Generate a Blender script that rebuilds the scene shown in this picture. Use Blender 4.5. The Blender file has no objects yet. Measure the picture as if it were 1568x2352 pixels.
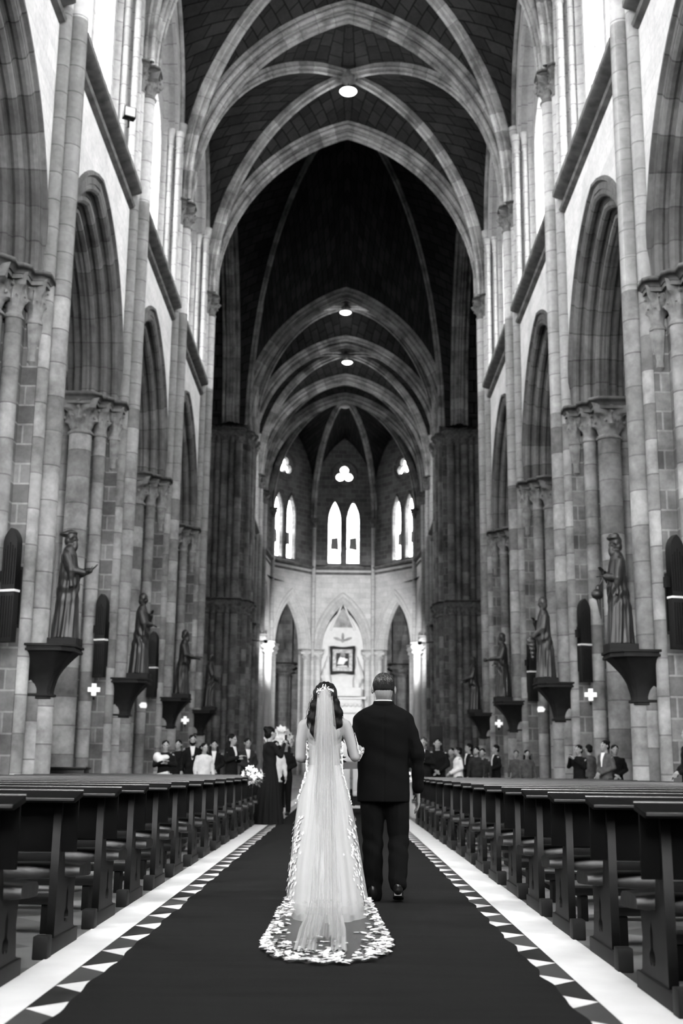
import bpy, bmesh, math, random
from mathutils import Vector, Matrix
PI = math.pi
random.seed(7)
SC = bpy.context.scene
COL = SC.collection

# ---------------------------------------------------------------- camera, world, exposure
cam_d = bpy.data.cameras.new('camera')
cam = bpy.data.objects.new('camera', cam_d); COL.objects.link(cam)
F_PX = 2685.0
CAMX, CAMZ = 0.0, 1.01
cam_d.sensor_fit = 'VERTICAL'; cam_d.sensor_height = 36.0; cam_d.sensor_width = 24.0
cam_d.lens = F_PX * 36.0 / 2352
cam.location = (CAMX, 0, CAMZ)
cam.rotation_euler = (Matrix.Rotation(.0022, 3, 'Z') @ Matrix.Rotation(PI/2 + math.atan(591.0/F_PX), 3, 'X') @ Matrix.Rotation(.0105, 3, 'Z')).to_euler()
cam_d.clip_start = 0.1; cam_d.clip_end = 300
cam_d.dof.use_dof = True; cam_d.dof.focus_distance = 9.0; cam_d.dof.aperture_fstop = 2.4
SC.camera = cam
vs = SC.view_settings
vs.view_transform = 'Standard'; vs.look = 'None'; vs.exposure = 1.25; vs.gamma = 1.0; vs.use_curve_mapping = False
SC.cycles.use_denoising = True
SC.cycles.max_bounces = 6; SC.cycles.diffuse_bounces = 4; SC.cycles.glossy_bounces = 2
SC.cycles.transparent_max_bounces = 16; SC.cycles.transmission_bounces = 3
SC.cycles.sample_clamp_indirect = 4.0; SC.cycles.caustics_reflective = False; SC.cycles.caustics_refractive = False
W = bpy.data.worlds.new('sky'); SC.world = W; W.use_nodes = True
SKY = 13.0
def world_sky():
    nt = W.node_tree; nt.nodes.clear()
    o = nt.nodes.new('ShaderNodeOutputWorld'); bg = nt.nodes.new('ShaderNodeBackground')
    tc = nt.nodes.new('ShaderNodeTexCoord'); sx = nt.nodes.new('ShaderNodeSeparateXYZ')
    mr = nt.nodes.new('ShaderNodeMapRange'); mr.inputs[1].default_value = -0.05; mr.inputs[2].default_value = 0.12
    mr.inputs[3].default_value = 0.35; mr.inputs[4].default_value = 1.0
    nt.links.new(tc.outputs['Generated'], sx.inputs[0]); nt.links.new(sx.outputs[2], mr.inputs[0])
    nt.links.new(mr.outputs[0], bg.inputs[0]); bg.inputs[1].default_value = SKY
    nt.links.new(bg.outputs[0], o.inputs[0])
world_sky()
def lamp(name, kind, loc, power, rot=(0,0,0), size=None, size_y=None, spot=None, portal=False):
    l = bpy.data.lights.new(name, kind); l.energy = power
    o = bpy.data.objects.new(name, l); COL.objects.link(o); o.location = loc; o.rotation_euler = rot
    if kind == 'AREA':
        l.shape = 'RECTANGLE'; l.size = size; l.size_y = size_y or size
        if portal: l.cycles.is_portal = True
    if kind == 'SPOT': l.spot_size = spot; l.spot_blend = 0.6; l.shadow_soft_size = size or 0.1
    if kind == 'POINT': l.shadow_soft_size = size or 0.1
    return o
# daylight of the great west window behind the photographer
west = lamp('west_window_daylight', 'AREA', (0, -7.5, 17.5), 60000, rot=(PI/2 - 0.05, 0, PI), size=7, size_y=8)

# ---------------------------------------------------------------- mesh builder
class MB:
    def __init__(s): s.v = []; s.f = []; s.uv = []; s.m = []; s.mi = 0
    def face(s, pts, uvs=None):
        b = len(s.v); s.v += [tuple(p) for p in pts]; s.f.append(tuple(range(b, b+len(pts))))
        s.uv.append(uvs or [(p[0]+p[1], p[2]) for p in pts]); s.m.append(s.mi)
    def grid(s, P, UV=None, ci=False, cj=False, flip=False):
        ni, nj = len(P), len(P[0]); b = len(s.v)
        for r in P: s.v += [tuple(p) for p in r]
        for i in range(ni if ci else ni-1):
            for j in range(nj if cj else nj-1):
                i2, j2 = (i+1) % ni, (j+1) % nj
                q = [(i,j),(i2,j),(i2,j2),(i,j2)]
                qq = [(i,j),(i+1,j),(i+1,j+1),(i,j+1)]
                if flip: q.reverse(); qq.reverse()
                s.f.append(tuple(b+a*nj+c for a,c in q))
                if UV: s.uv.append([UV(a,c) for a,c in qq])
                else: s.uv.append([(a*.1,c*.1) for a,c in qq])
                s.m.append(s.mi)
    def box(s, x0,x1,y0,y1,z0,z1):
        P = [(x0,y0,z0),(x1,y0,z0),(x1,y1,z0),(x0,y1,z0),(x0,y0,z1),(x1,y0,z1),(x1,y1,z1),(x0,y1,z1)]
        for q in ((0,3,2,1),(4,5,6,7),(0,1,5,4),(1,2,6,5),(2,3,7,6),(3,0,4,7)):
            pts = [P[i] for i in q]
            if q in ((0,3,2,1),(4,5,6,7)): uv = [(p[0],p[1]) for p in pts]
            else: uv = [(p[0]+p[1],p[2]) for p in pts]
            s.face(pts, uv)
    def prism(s, poly, z0, z1, top=True, bot=True, poly1=None):
        poly1 = poly1 or poly; n = len(poly); u = 0
        for i in range(n):
            a, b2 = poly[i], poly[(i+1)%n]; a1, b1 = poly1[i], poly1[(i+1)%n]; L = math.dist(a, b2)
            s.face([(a[0],a[1],z0),(b2[0],b2[1],z0),(b1[0],b1[1],z1),(a1[0],a1[1],z1)], [(u,z0),(u+L,z0),(u+L,z1),(u,z1)]); u += L
        if top: s.face([(p[0],p[1],z1) for p in poly1], [(p[0],p[1]) for p in poly1])
        if bot: s.face([(p[0],p[1],z0) for p in reversed(poly)], [(p[0],p[1]) for p in reversed(poly)])
    def tube(s, p0, p1, r0, r1=None, n=12, caps=True):
        r1 = r0 if r1 is None else r1
        p0, p1 = Vector(p0), Vector(p1); d = (p1-p0); L = d.length; d.normalize()
        a = d.orthogonal().normalized(); b = d.cross(a)
        P = [[p + (a*math.cos(2*PI*j/n) + b*math.sin(2*PI*j/n))*r for j in range(n)] for p, r in ((p0,r0),(p1,r1))]
        s.grid(P, lambda i,j: (j*2*PI*r0/n, i*L), cj=True, flip=True)
        if caps: s.face(list(reversed(P[0]))); s.face(P[1])
    def lathe(s, cx, cy, prof, n=16, rf=None, a0=0, a1=2*PI):
        closed = abs(a1-a0-2*PI) < 1e-6; m = n if closed else n+1
        P = [[(cx + (rf(r,z,a0+(a1-a0)*j/n) if rf else r)*math.cos(a0+(a1-a0)*j/n), cy + (rf(r,z,a0+(a1-a0)*j/n) if rf else r)*math.sin(a0+(a1-a0)*j/n), z) for j in range(m)] for r, z in prof]
        s.grid(P, lambda i,j: (prof[0][0]*(a1-a0)*j/n, prof[min(i,len(prof)-1)][1]), cj=closed, flip=True)
    def pathtube(s, pts, rs, n=8, caps=True):
        pts = [Vector(p) for p in pts]; P = []
        for i, p in enumerate(pts):
            t = (pts[min(i+1,len(pts)-1)] - pts[max(i-1,0)]).normalized()
            if i == 0: a = t.orthogonal().normalized()
            else: a = (a - t*a.dot(t)).normalized()
            b = t.cross(a); r = rs[i] if isinstance(rs,(list,tuple)) else rs
            P.append([p + (a*math.cos(2*PI*j/n)+b*math.sin(2*PI*j/n))*r for j in range(n)])
        s.grid(P, None, cj=True, flip=True)
        if caps: s.face(list(reversed(P[0]))); s.face(P[-1])
    def sweep(s, path, prof, bvec, cap=True, closedprof=False):
        """path: list of 3D points in a plane whose normal is bvec; prof: (along bvec, outward normal)."""
        bvec = Vector(bvec).normalized(); path = [Vector(p) for p in path]; P = []; acc = [0]
        for i, p in enumerate(path):
            if i: acc.append(acc[-1] + (p-path[i-1]).length)
            t = (path[min(i+1,len(path)-1)] - path[max(i-1,0)]).normalized()
            nrm = t.cross(bvec)
            P.append([p + bvec*a + nrm*q for a, q in prof])
        ul = [0]
        for i in range(1, len(prof)+1): ul.append(ul[-1] + math.dist(prof[i % len(prof)], prof[i-1]))
        s.grid(P, lambda i,j: (ul[j], acc[i]), cj=closedprof)
        if cap and closedprof: s.face(P[0]); s.face(list(reversed(P[-1])))
        return acc[-1]
    def build(s, name, mat, parent=None, smooth=40, kind=None, bevel=0, merge=True, solid=0, sub=0):
        me = bpy.data.meshes.new(name); me.from_pydata(s.v, [], s.f)
        ul = me.uv_layers.new(name='UVMap'); k = 0
        flat = [c for fu in s.uv for c in fu]
        for i, c in enumerate(flat): ul.data[i].uv = c
        mats = mat if isinstance(mat, (list, tuple)) else [mat]
        for m in mats: me.materials.append(m)
        if len(mats) > 1: me.polygons.foreach_set('material_index', s.m)
        bm = bmesh.new(); bm.from_mesh(me)
        if merge: bmesh.ops.remove_doubles(bm, verts=bm.verts, dist=0.0004)
        if bevel: bmesh.ops.bevel(bm, geom=[e for e in bm.edges if e.is_manifold and e.calc_face_angle(0) > .6], offset=bevel, segments=2, affect='EDGES', profile=.6)
        if solid: bmesh.ops.recalc_face_normals(bm, faces=bm.faces)
        if smooth:
            for f in bm.faces: f.smooth = True
            for e in bm.edges:
                if len(e.link_faces) == 2 and e.calc_face_angle(0) > math.radians(smooth): e.smooth = False
        bm.to_mesh(me); bm.free()
        o = bpy.data.objects.new(name, me); COL.objects.link(o)
        if parent: o.parent = parent
        if kind: o['kind'] = kind
        return o

def tag(o, label, cat, group=None, kind=None):
    o['label'] = label; o['category'] = cat
    if group: o['group'] = group
    if kind: o['kind'] = kind
    return o
def empty(name, loc=(0,0,0), rz=0, label=None, cat=None, group=None):
    o = bpy.data.objects.new(name, None); COL.objects.link(o); o.location = loc; o.rotation_euler = (0,0,rz); o.empty_display_size = .1
    if label: tag(o, label, cat, group)
    return o
def copy_tree(o, parent=None):
    c = o.copy(); COL.objects.link(c)
    if parent: c.parent = parent; c.matrix_parent_inverse = o.matrix_parent_inverse.copy()
    for ch in list(o.children): copy_tree(ch, c)
    return c
def struct(o): o['kind'] = 'structure'; return o

# ---------------------------------------------------------------- materials
def g(v): return (v, v, v, 1)
def newmat(name):
    m = bpy.data.materials.new(name); m.use_nodes = True; nt = m.node_tree
    return m, nt, nt.nodes['Principled BSDF'], nt.nodes.new, nt.links.new
def plain(name, v, rough=.6, metal=0, spec=.16, noise=0, nscale=20, bump=0, sheen=0):
    m, nt, b, N, L = newmat(name)
    b.inputs['Base Color'].default_value = g(v); b.inputs['Roughness'].default_value = rough; b.inputs['Metallic'].default_value = metal
    b.inputs['Specular IOR Level'].default_value = spec
    if sheen: b.inputs['Sheen Weight'].default_value = sheen
    if noise or bump:
        tc = N('ShaderNodeTexCoord'); nz = N('ShaderNodeTexNoise'); nz.inputs['Scale'].default_value = nscale; nz.inputs['Detail'].default_value = 5
        L(tc.outputs['Object'], nz.inputs['Vector'])
        mr = N('ShaderNodeMapRange'); mr.inputs[1].default_value = .3; mr.inputs[2].default_value = .7
        mr.inputs[3].default_value = v*(1-noise); mr.inputs[4].default_value = v*(1+noise)
        L(nz.outputs['Fac'], mr.inputs[0]); L(mr.outputs[0], b.inputs['Base Color'])
        if bump:
            bp = N('ShaderNodeBump'); bp.inputs['Strength'].default_value = bump; bp.inputs['Distance'].default_value = .01
            L(nz.outputs['Fac'], bp.inputs['Height']); L(bp.outputs[0], b.inputs['Normal'])
    return m
def stone(name, v, var=.25, mortar=.55, bw=.9, rh=.42, ms=.014, course=False, rh2=.62, stain=.35, rough=.9, z_dirt=None):
    m, nt, b, N, L = newmat(name); b.inputs['Roughness'].default_value = rough; b.inputs['Specular IOR Level'].default_value = .15
    uv = N('ShaderNodeUVMap'); tc = N('ShaderNodeTexCoord')
    def math_(op, a, c=None):
        n = N('ShaderNodeMath'); n.operation = op
        for i, x in enumerate((a, c)):
            if x is None: continue
            if isinstance(x, (int, float)): n.inputs[i].default_value = x
            else: L(x, n.inputs[i])
        return n.outputs[0]
    if course:
        sp = N('ShaderNodeSeparateXYZ'); L(uv.outputs[0], sp.inputs[0]); oi = N('ShaderNodeObjectInfo')
        t = math_('ADD', math_('DIVIDE', sp.outputs[1], rh2), math_('MULTIPLY', oi.outputs['Random'], 17.0))
        wn = N('ShaderNodeTexWhiteNoise'); wn.noise_dimensions = '1D'; L(math_('FLOOR', t), wn.inputs['W'])
        fr = math_('FRACT', t); j = math_('LESS_THAN', fr, ms*2.2/rh2)
        mr = N('ShaderNodeMapRange'); mr.inputs[3].default_value = v*(1-var); mr.inputs[4].default_value = v*(1+var*.5); L(wn.outputs[0], mr.inputs[0])
        mx = N('ShaderNodeMix'); mx.data_type = 'FLOAT'; L(j, mx.inputs[0]); L(mr.outputs[0], mx.inputs[2]); mx.inputs[3].default_value = v*mortar
        base = mx.outputs[0]; hfac = math_('SUBTRACT', 1.0, j)
    else:
        br = N('ShaderNodeTexBrick'); L(uv.outputs[0], br.inputs['Vector']); br.inputs['Scale'].default_value = 1
        br.inputs['Brick Width'].default_value = bw; br.inputs['Row Height'].default_value = rh; br.inputs['Mortar Size'].default_value = ms; br.inputs['Mortar Smooth'].default_value = .3
        br.inputs['Color1'].default_value = g(v*(1-var)); br.inputs['Color2'].default_value = g(v*(1+var*.5)); br.inputs['Mortar'].default_value = g(v*mortar)
        base = br.outputs['Color']; hfac = math_('SUBTRACT', 1.0, br.outputs['Fac'])
    nz = N('ShaderNodeTexNoise'); nz.inputs['Scale'].default_value = .9; nz.inputs['Detail'].default_value = 7; nz.inputs['Roughness'].default_value = .65; L(tc.outputs['Object'], nz.inputs['Vector'])
    m1 = N('ShaderNodeMapRange'); m1.inputs[1].default_value = .35; m1.inputs[2].default_value = .6; m1.inputs[3].default_value = 1-stain; m1.inputs[4].default_value = 1.08; L(nz.outputs['Fac'], m1.inputs[0])
    nf = N('ShaderNodeTexNoise'); nf.inputs['Scale'].default_value = 9; nf.inputs['Detail'].default_value = 4; L(tc.outputs['Object'], nf.inputs['Vector'])
    m2 = N('ShaderNodeMapRange'); m2.inputs[1].default_value = .3; m2.inputs[2].default_value = .7; m2.inputs[3].default_value = .88; m2.inputs[4].default_value = 1.08; L(nf.outputs['Fac'], m2.inputs[0])
    mu = N('ShaderNodeMix'); mu.data_type = 'RGBA'; mu.blend_type = 'MULTIPLY'; mu.inputs[0].default_value = 1; L(base, mu.inputs[6]); L(math_('MULTIPLY', m1.outputs[0], m2.outputs[0]), mu.inputs[7])
    L(mu.outputs[2], b.inputs['Base Color'])
    bp = N('ShaderNodeBump'); bp.inputs['Strength'].default_value = .5; bp.inputs['Distance'].default_value = .02
    L(math_('ADD', hfac, math_('MULTIPLY', nf.outputs['Fac'], .5)), bp.inputs['Height']); L(bp.outputs[0], b.inputs['Normal'])
    return m
M = {}
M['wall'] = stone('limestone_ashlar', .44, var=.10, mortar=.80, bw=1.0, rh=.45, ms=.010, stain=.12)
M['lowwall'] = stone('grey_ashlar', .32, var=.35, mortar=.8, bw=.85, rh=.42, ms=.016, stain=.5)
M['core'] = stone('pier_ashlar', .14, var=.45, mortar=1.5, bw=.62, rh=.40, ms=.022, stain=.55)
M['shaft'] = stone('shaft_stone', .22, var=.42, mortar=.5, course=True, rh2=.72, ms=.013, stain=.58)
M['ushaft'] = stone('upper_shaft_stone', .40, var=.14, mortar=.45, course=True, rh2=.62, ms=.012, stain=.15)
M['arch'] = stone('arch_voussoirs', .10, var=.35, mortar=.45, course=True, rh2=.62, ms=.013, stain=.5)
M['rib'] = stone('rib_stone', .36, var=.35, mortar=.6, course=True, rh2=.7, ms=.012, stain=.65)
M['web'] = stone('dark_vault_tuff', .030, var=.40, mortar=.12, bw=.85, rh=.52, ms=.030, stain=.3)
M['cap'] = plain('capital_stone', .13, .9, noise=.35, nscale=6, bump=.5)
M['abacus'] = plain('abacus_stone', .10, .9, noise=.4, nscale=3, bump=.2)

# ---------------------------------------------------------------- curve helpers
def arc_pts(a, rise, n=16, off=0.0):
    """half pointed arch from (a+off,0) to (0,~rise): list of (x,z)"""
    e = (rise*rise - a*a)/(2*a); R = a + e + off
    th = math.acos(max(-1, min(1, e/R)))
    return [(R*math.cos(th*i/n) - e, R*math.sin(th*i/n)) for i in range(n+1)]
def full_arch(a, rise, n=16, off=0.0):
    h = arc_pts(a, rise, n, off)
    return [(-x, z) for x, z in h] + [(x, z) for x, z in reversed(h)][1:]
def arch_height(u, a, rise, off=0.0):
    e = (rise*rise - a*a)/(2*a); R = a + e + off
    if abs(u) >= a+off: return 0.0
    return math.sqrt(max(0, R*R - (abs(u)+e)**2))
def roll(cx, cy, r, a0, a1, n=5):
    return [(cx + r*math.cos(math.radians(a0+(a1-a0)*i/n)), cy + r*math.sin(math.radians(a0+(a1-a0)*i/n))) for i in range(n+1)]
def mirror(h): return h + [(-a, q) for a, q in reversed(h)]

# ---- modifiers and curves are baked in a small side scene, which stays quick
_side = bpy.data.scenes.new('bake')
def bake(o):
    _side.collection.objects.link(o); vl = _side.view_layers[0]; vl.update(); dg = vl.depsgraph; dg.update()
    me = bpy.data.meshes.new_from_object(o.evaluated_get(dg)); _side.collection.objects.unlink(o); return me
# ================================================================ ARCHITECTURE
NAVE = [5.8, 14.3, 22.8, 31.3, 39.8, 48.3]
ZS1, ZCAP1 = 10.75, 9.75         # arcade springing / underside of capitals
ZSTR = 17.0
ZS2 = 21.3                        # vault springing
WX0, WX1 = 6.2, 7.6               # wall faces
def side(s): return 'left' if s < 0 else 'right'

# ---- floor
mb = MB(); mb.box(-16, 16, -9, 104, -.3, 0)
def floor_mat():
    m, nt, b, N, L = newmat('stone_floor_tiles'); b.inputs['Roughness'].default_value = .45
    tc = N('ShaderNodeTexCoord'); ck = N('ShaderNodeTexChecker'); ck.inputs['Scale'].default_value = 1.6; ck.inputs['Color1'].default_value = g(.20); ck.inputs['Color2'].default_value = g(.09)
    mp = N('ShaderNodeMapping'); mp.inputs['Rotation'].default_value = (0,0,PI/4); L(tc.outputs['Object'], mp.inputs[0]); L(mp.outputs[0], ck.inputs['Vector'])
    nz = N('ShaderNodeTexNoise'); nz.inputs['Scale'].default_value = 3; nz.inputs['Detail'].default_value = 6; L(tc.outputs['Object'], nz.inputs['Vector'])
    mx = N('ShaderNodeMix'); mx.data_type = 'RGBA'; mx.blend_type = 'MULTIPLY'; mx.inputs[0].default_value = .7; L(ck.outputs['Color'], mx.inputs[6]); L(nz.outputs['Fac'], mx.inputs[7]); L(mx.outputs[2], b.inputs['Base Color'])
    return m
M['floor'] = floor_mat()
struct(mb.build('floor', M['floor'], smooth=0))

# ---- compound pier
def capital(mb, cx, cy, r, z0, z1, n=40, facing=None):
    H = z1 - z0; za = z1 - H*.16
    prof = [(r*1.0,z0-.06),(r*1.14,z0-.04),(r*1.16,z0),(r*1.05,z0+.03)]
    k = 14
    for i in range(k+1):
        t = i/k; prof.append((r*(1.05 + .62*t**1.7), z0+.03+(za-z0-.03)*t))
    def rf(rr, z, a):
        t = (z - z0-.03)/(za - z0-.03)
        if t <= 0: return rr
        # two tiers of leaves curling outwards
        l1 = max(0, math.cos(4*a))**.7 * max(0, 1-abs(t-.34)/.34); l1 *= (.25 if t < .3 else .55)
        l2 = max(0, -math.cos(4*a))**.7 * max(0, 1-abs(t-.72)/.38); l2 *= (.25 if t < .66 else .62)
        vo = max(0, math.cos(2*(a-PI/4)*1.0)**2)**6 * max(0, (t-.72)/.28)*.55
        groove = .05*math.cos(24*a)
        return rr*(1 + 1.0*max(l1, l2) + vo + 1.8*groove*t) - rr*.20*(t > .02)
    mb.lathe(cx, cy, prof, n=n, rf=rf)
    for q in range(4):     # volutes and crockets at the corners
        a = PI/4 + q*PI/2; R = r*1.72; ux, uy = math.cos(a), math.sin(a)
        for dr, dz, rr in ((0, -.02, .24), (-.18*r, -.22*r, .17)):
            ball(mb, (cx+(R+dr)*ux, cy+(R+dr)*uy, za-r*.18+dz), r*rr, 6)
    for q in range(4):
        a = q*PI/2; ball(mb, (cx+r*1.5*math.cos(a), cy+r*1.5*math.sin(a), za-r*.12), r*.2, 6)
    if n >= 40:
        for q in range(8):
            a = q*PI/4 + (PI/8); ball(mb, (cx+r*1.42*math.cos(a), cy+r*1.42*math.sin(a), z0+H*.40), r*.15, 5); a = q*PI/4; ball(mb, (cx+r*1.55*math.cos(a), cy+r*1.55*math.sin(a), z0+H*.63), r*.14, 5)
def ball(mb, c, r, n=8, sz=1.0):
    P = []
    for i in range(n//1+1):
        th = PI*i/n
        P.append([(c[0]+r*math.sin(th)*math.cos(2*PI*j/(n+2)), c[1]+r*math.sin(th)*math.sin(2*PI*j/(n+2)), c[2]-r*sz*math.cos(th)) for j in range(n+2)])
    mb.grid(P, None, cj=True, flip=True)
def abacus_poly(cx, cy, h, ch=.35):
    c = h*ch
    return [(cx-h+c,cy-h),(cx+h-c,cy-h),(cx+h,cy-h+c),(cx+h,cy+h-c),(cx+h-c,cy+h),(cx-h+c,cy+h),(cx-h,cy+h-c),(cx-h,cy-h+c)]
def abacus(mb, cx, cy, h, z0, z1):
    p0 = abacus_poly(cx, cy, h*.80); p1 = abacus_poly(cx, cy, h*.86); p2 = abacus_poly(cx, cy, h)
    H = z1-z0
    mb.prism(p0, z0, z0+H*.3, top=False); mb.prism(p1, z0+H*.3, z0+H*.62, top=False, poly1=p2); mb.prism(p2, z0+H*.62, z1)
def base_prof(r, ztop=.75):
    return [(r*1.75,0),(r*1.75,ztop*.45),(r*1.62,ztop*.5),(r*1.62,ztop*.62),(r*1.45,ztop*.66),(r*1.5,ztop*.74),(r*1.4,ztop*.82),(r*1.15,ztop*.86),(r*1.2,ztop*.93),(r*1.0,ztop)]
def shaft(parent, x, y, r, z0, z1, mat, n=20, name='shaft', base=True):
    mb = MB(); prof = (base_prof(r) if base else [(r,z0)]) + [(r, z1)]
    # split so that the joints fall evenly
    mb.lathe(x, y, prof, n=n)
    return mb.build(name, mat, parent)
PIER_SH = {  # local (toward nave n, along nave t, r)
    'resp': [(0, 1.12, .30), (0, -1.12, .30)],
    'side': [(.47, .90, .17), (.47, -.90, .17), (-.47, .90, .17), (-.47, -.90, .17)],
    'diag': [(.80, .58, .15), (.80, -.58, .15), (-.80, .58, .15), (-.80, -.58, .15)],
    'aisle': [(-1.05, 0, .26)],
}
PX = 7.08   # lateral centre of a pier
def make_pier():
    """pier in its own frame: +x towards the nave"""
    t = empty('stone_pier')
    core = MB(); c = .34
    a, b2 = .92, .98
    poly = [(-a, -.62),(-a+.3,-.62),(-a+.3,-b2+.1),(.62,-b2+.1),(.62,-.62),(a,-.62),(a,.62),(.62,.62),(.62,b2-.1),(-a+.3,b2-.1),(-a+.3,.62),(-a,.62)]
    core.prism(poly, 0.0, ZCAP1+.2)
    poly2 = [(p[0]*1.06,p[1]*1.06) for p in poly]
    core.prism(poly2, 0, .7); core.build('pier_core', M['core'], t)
    allsh = PIER_SH['resp'] + PIER_SH['side'] + PIER_SH['diag'] + PIER_SH['aisle']
    for (x, y, r) in allsh:
        if x == .80:
            mb = MB(); mb.lathe(x, y, [(.02,ZCAP1-.95),(r*.7,ZCAP1-.85),(r*.55,ZCAP1-.7),(r*.8,ZCAP1-.5),(r*1.05,ZCAP1-.1),(r,ZCAP1)], n=14, rf=lambda rr,z,a: rr*(1+.1*math.cos(6*a))); mb.build('corbel', M['cap'], t)
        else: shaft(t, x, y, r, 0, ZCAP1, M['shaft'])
        mb = MB(); capital(mb, x, y, r, ZCAP1-.02, ZS1-.02); mb.build('capital', M['cap'], t)
    mb = MB()
    for (x, y, r) in allsh: abacus(mb, x, y, r*1.75+.06, ZS1-.30, ZS1)
    mb.prism([(p[0]*1.03,p[1]*1.03) for p in poly], ZS1-.28, ZS1-.04)
    mb.build('abacus', M['abacus'], t)
    # nave shafts rise to the vault: continuous
    for (x, y, r) in ((1.12, 0, .23), (.95, .42, .16), (.95, -.42, .16)):
        mb = MB(); mb.lathe(x, y, base_prof(r)+[(r, ZSTR)], n=20); mb.build('wall_shaft', M['shaft'], t)
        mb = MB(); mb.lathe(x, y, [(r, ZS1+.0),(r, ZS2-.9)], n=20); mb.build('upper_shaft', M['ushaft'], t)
        mb = MB(); capital(mb, x, y, r, ZS2-.92, ZS2-.10); mb.build('capital', M['cap'], t)
    mb = MB()
    for (x, y, r) in ((1.12, 0, .23), (.95, .42, .16), (.95, -.42, .16)): abacus(mb, x, y, r*1.35+.07, ZS2-.22, ZS2)
    mb.build('abacus', M['abacus'], t)
    mb = MB(); mb.prism([(.6,-.62),(.92,-.50),(.92,.50),(.6,.62)], ZS1, 29.0, top=False, bot=False); mb.build('pilaster', M['wall'], t)
    # corbelled leaf boss under the side shafts of the arcade capitals
    return t
pier0 = make_pier()
def place(o, x, y, rz, label=None):
    o.location = (x, y, 0); o.rotation_euler = (0, 0, rz)
    if label: o['label'] = label
    return o
used = [False]
def put_pier(s, y, label):
    o = pier0 if not used[0] else copy_tree(pier0); used[0] = True
    tag(o, label, 'pier', 'compound piers along the nave')
    place(o, s*PX, y, 0 if s < 0 else PI, label)
ORD = ['nearest to the camera, bearing the largest-looking statue', 'second from the camera', 'third from the camera', 'last before the crossing']
for s in (-1, 1):
    for i, y in enumerate(NAVE):
        if i == 0: continue
        if i == 1: lab = 'clustered stone pier just outside the picture on the %s' % side(s)
        else: lab = 'clustered stone pier on the %s side, %s' % (side(s), ORD[i-2])
        put_pier(s, y, lab)
for s in (-1, 1):
    for y, w in ((80.5, 'first of the chancel beyond the crossing'), (85.2, 'at the mouth of the apse')):
        put_pier(s, y, 'distant clustered stone pier on the %s side, %s' % (side(s), w))

# ---- massive piers on the far side of the crossing
def crossing_pier(s):
    t = empty('crossing_pier', (s*7.2, 70.6, 0), 0 if s < 0 else PI, 'broad many-shafted crossing pier on the far %s of the transept' % side(s), 'pier', 'crossing piers')
    mb = MB(); mb.prism([(-1.9,-1.9),(.9,-1.9),(1.25,-1.5),(1.25,1.9),(-1.9,1.9)], 0, 30, top=False); mb.build('pier_core', M['core'], t)
    near = [(-1.75+.42*k, -2.0, .15 if k % 2 else .22) for k in range(7)]
    inner = [(1.3, -1.35, .2), (1.42, -.6, .22), (1.42, .9, .22), (1.42, 1.5, .16)]
    for (x, y, r) in near + inner:
        yy = y if s < 0 else -y
        for z0, z1, nm in ((0, 9.9, 'lower_shaft'), (10.6, ZS2-.9, 'upper_shaft')):
            mb = MB(); mb.lathe(x, yy, (base_prof(r) if z0 == 0 else [(r,z0)])+[(r, z1)], n=14); mb.build(nm, M['shaft'], t)
        for zc in (10.0, ZS2-.92):
            mb = MB(); capital(mb, x, yy, r, zc, zc+.7, n=24); abacus(mb, x, yy, r*1.7+.05, zc+.62, zc+.82); mb.build('capital', M['cap'], t)
        mb = MB(); mb.lathe(x, yy, [(r*1.1, ZS2),(r*1.1, 30)], n=12); mb.build('upper_shaft', M['rib'], t)
    if s > 0:
        for ch in t.children: pass
crossing_pier(-1)
def fix_core_right():
    pass
crossing_pier(1)

# ---- arcade arches
def order_profile(W=.70):
    h = [(W-.02, 1.02), (W+.06, .98), (W+.06, .90), (W-.02, .86)]
    h += [(W-.02, .70)] + roll(W-.12, .62, .11, 60, -150) + [(W-.26, .52), (W-.26, .44)] + roll(W-.37, .36, .12, 60, -150)
    h += [(W-.50, .24), (W-.50, .20)] + roll(W-.60, .10, .085, 70, -140, 4) + [(.03, 0)]
    return mirror(h)
def arch_params(y0, y1, inset=1.42):
    return (y0+y1)/2, (y1-y0)/2 - inset
ARISE = {}
def arcade_arch(s, y0, y1, label):
    c, a = arch_params(y0, y1); a = max(a, .6)
    rise = math.sqrt((a+1.08)**2 - 1.08**2)
    path = [(s*(WX0+WX1)/2, c+x, ZS1+z) for x, z in full_arch(a, rise, 18)]
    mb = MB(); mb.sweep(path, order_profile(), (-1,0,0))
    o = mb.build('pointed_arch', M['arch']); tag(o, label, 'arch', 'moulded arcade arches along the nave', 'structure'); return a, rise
aisle_lab = ['whose curve leaves the top corner of the picture', 'between the first and second statues', 'between the second and third statues', 'slender with distance, last before the crossing']
BAYS = [(NAVE[i], NAVE[i+1]) for i in range(len(NAVE)-1)]
CH = [(73.0, 80.5), (80.5, 85.2)]
archdata = {}
for s in (-1, 1):
    for i, (y0, y1) in enumerate(BAYS):
        if i == 0: lab = 'moulded pointed arch overhead behind the camera on the %s' % side(s)
        else: lab = 'deep moulded pointed arch on the %s side, %s' % (side(s), aisle_lab[i-1])
        archdata[(s, y0)] = arcade_arch(s, y0, y1, lab)
    archdata[(s, 73.0)] = arcade_arch(s, 73.0, 80.5, 'far pointed arch of the chancel on the %s, mostly hidden by the crossing pier' % side(s))

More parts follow.
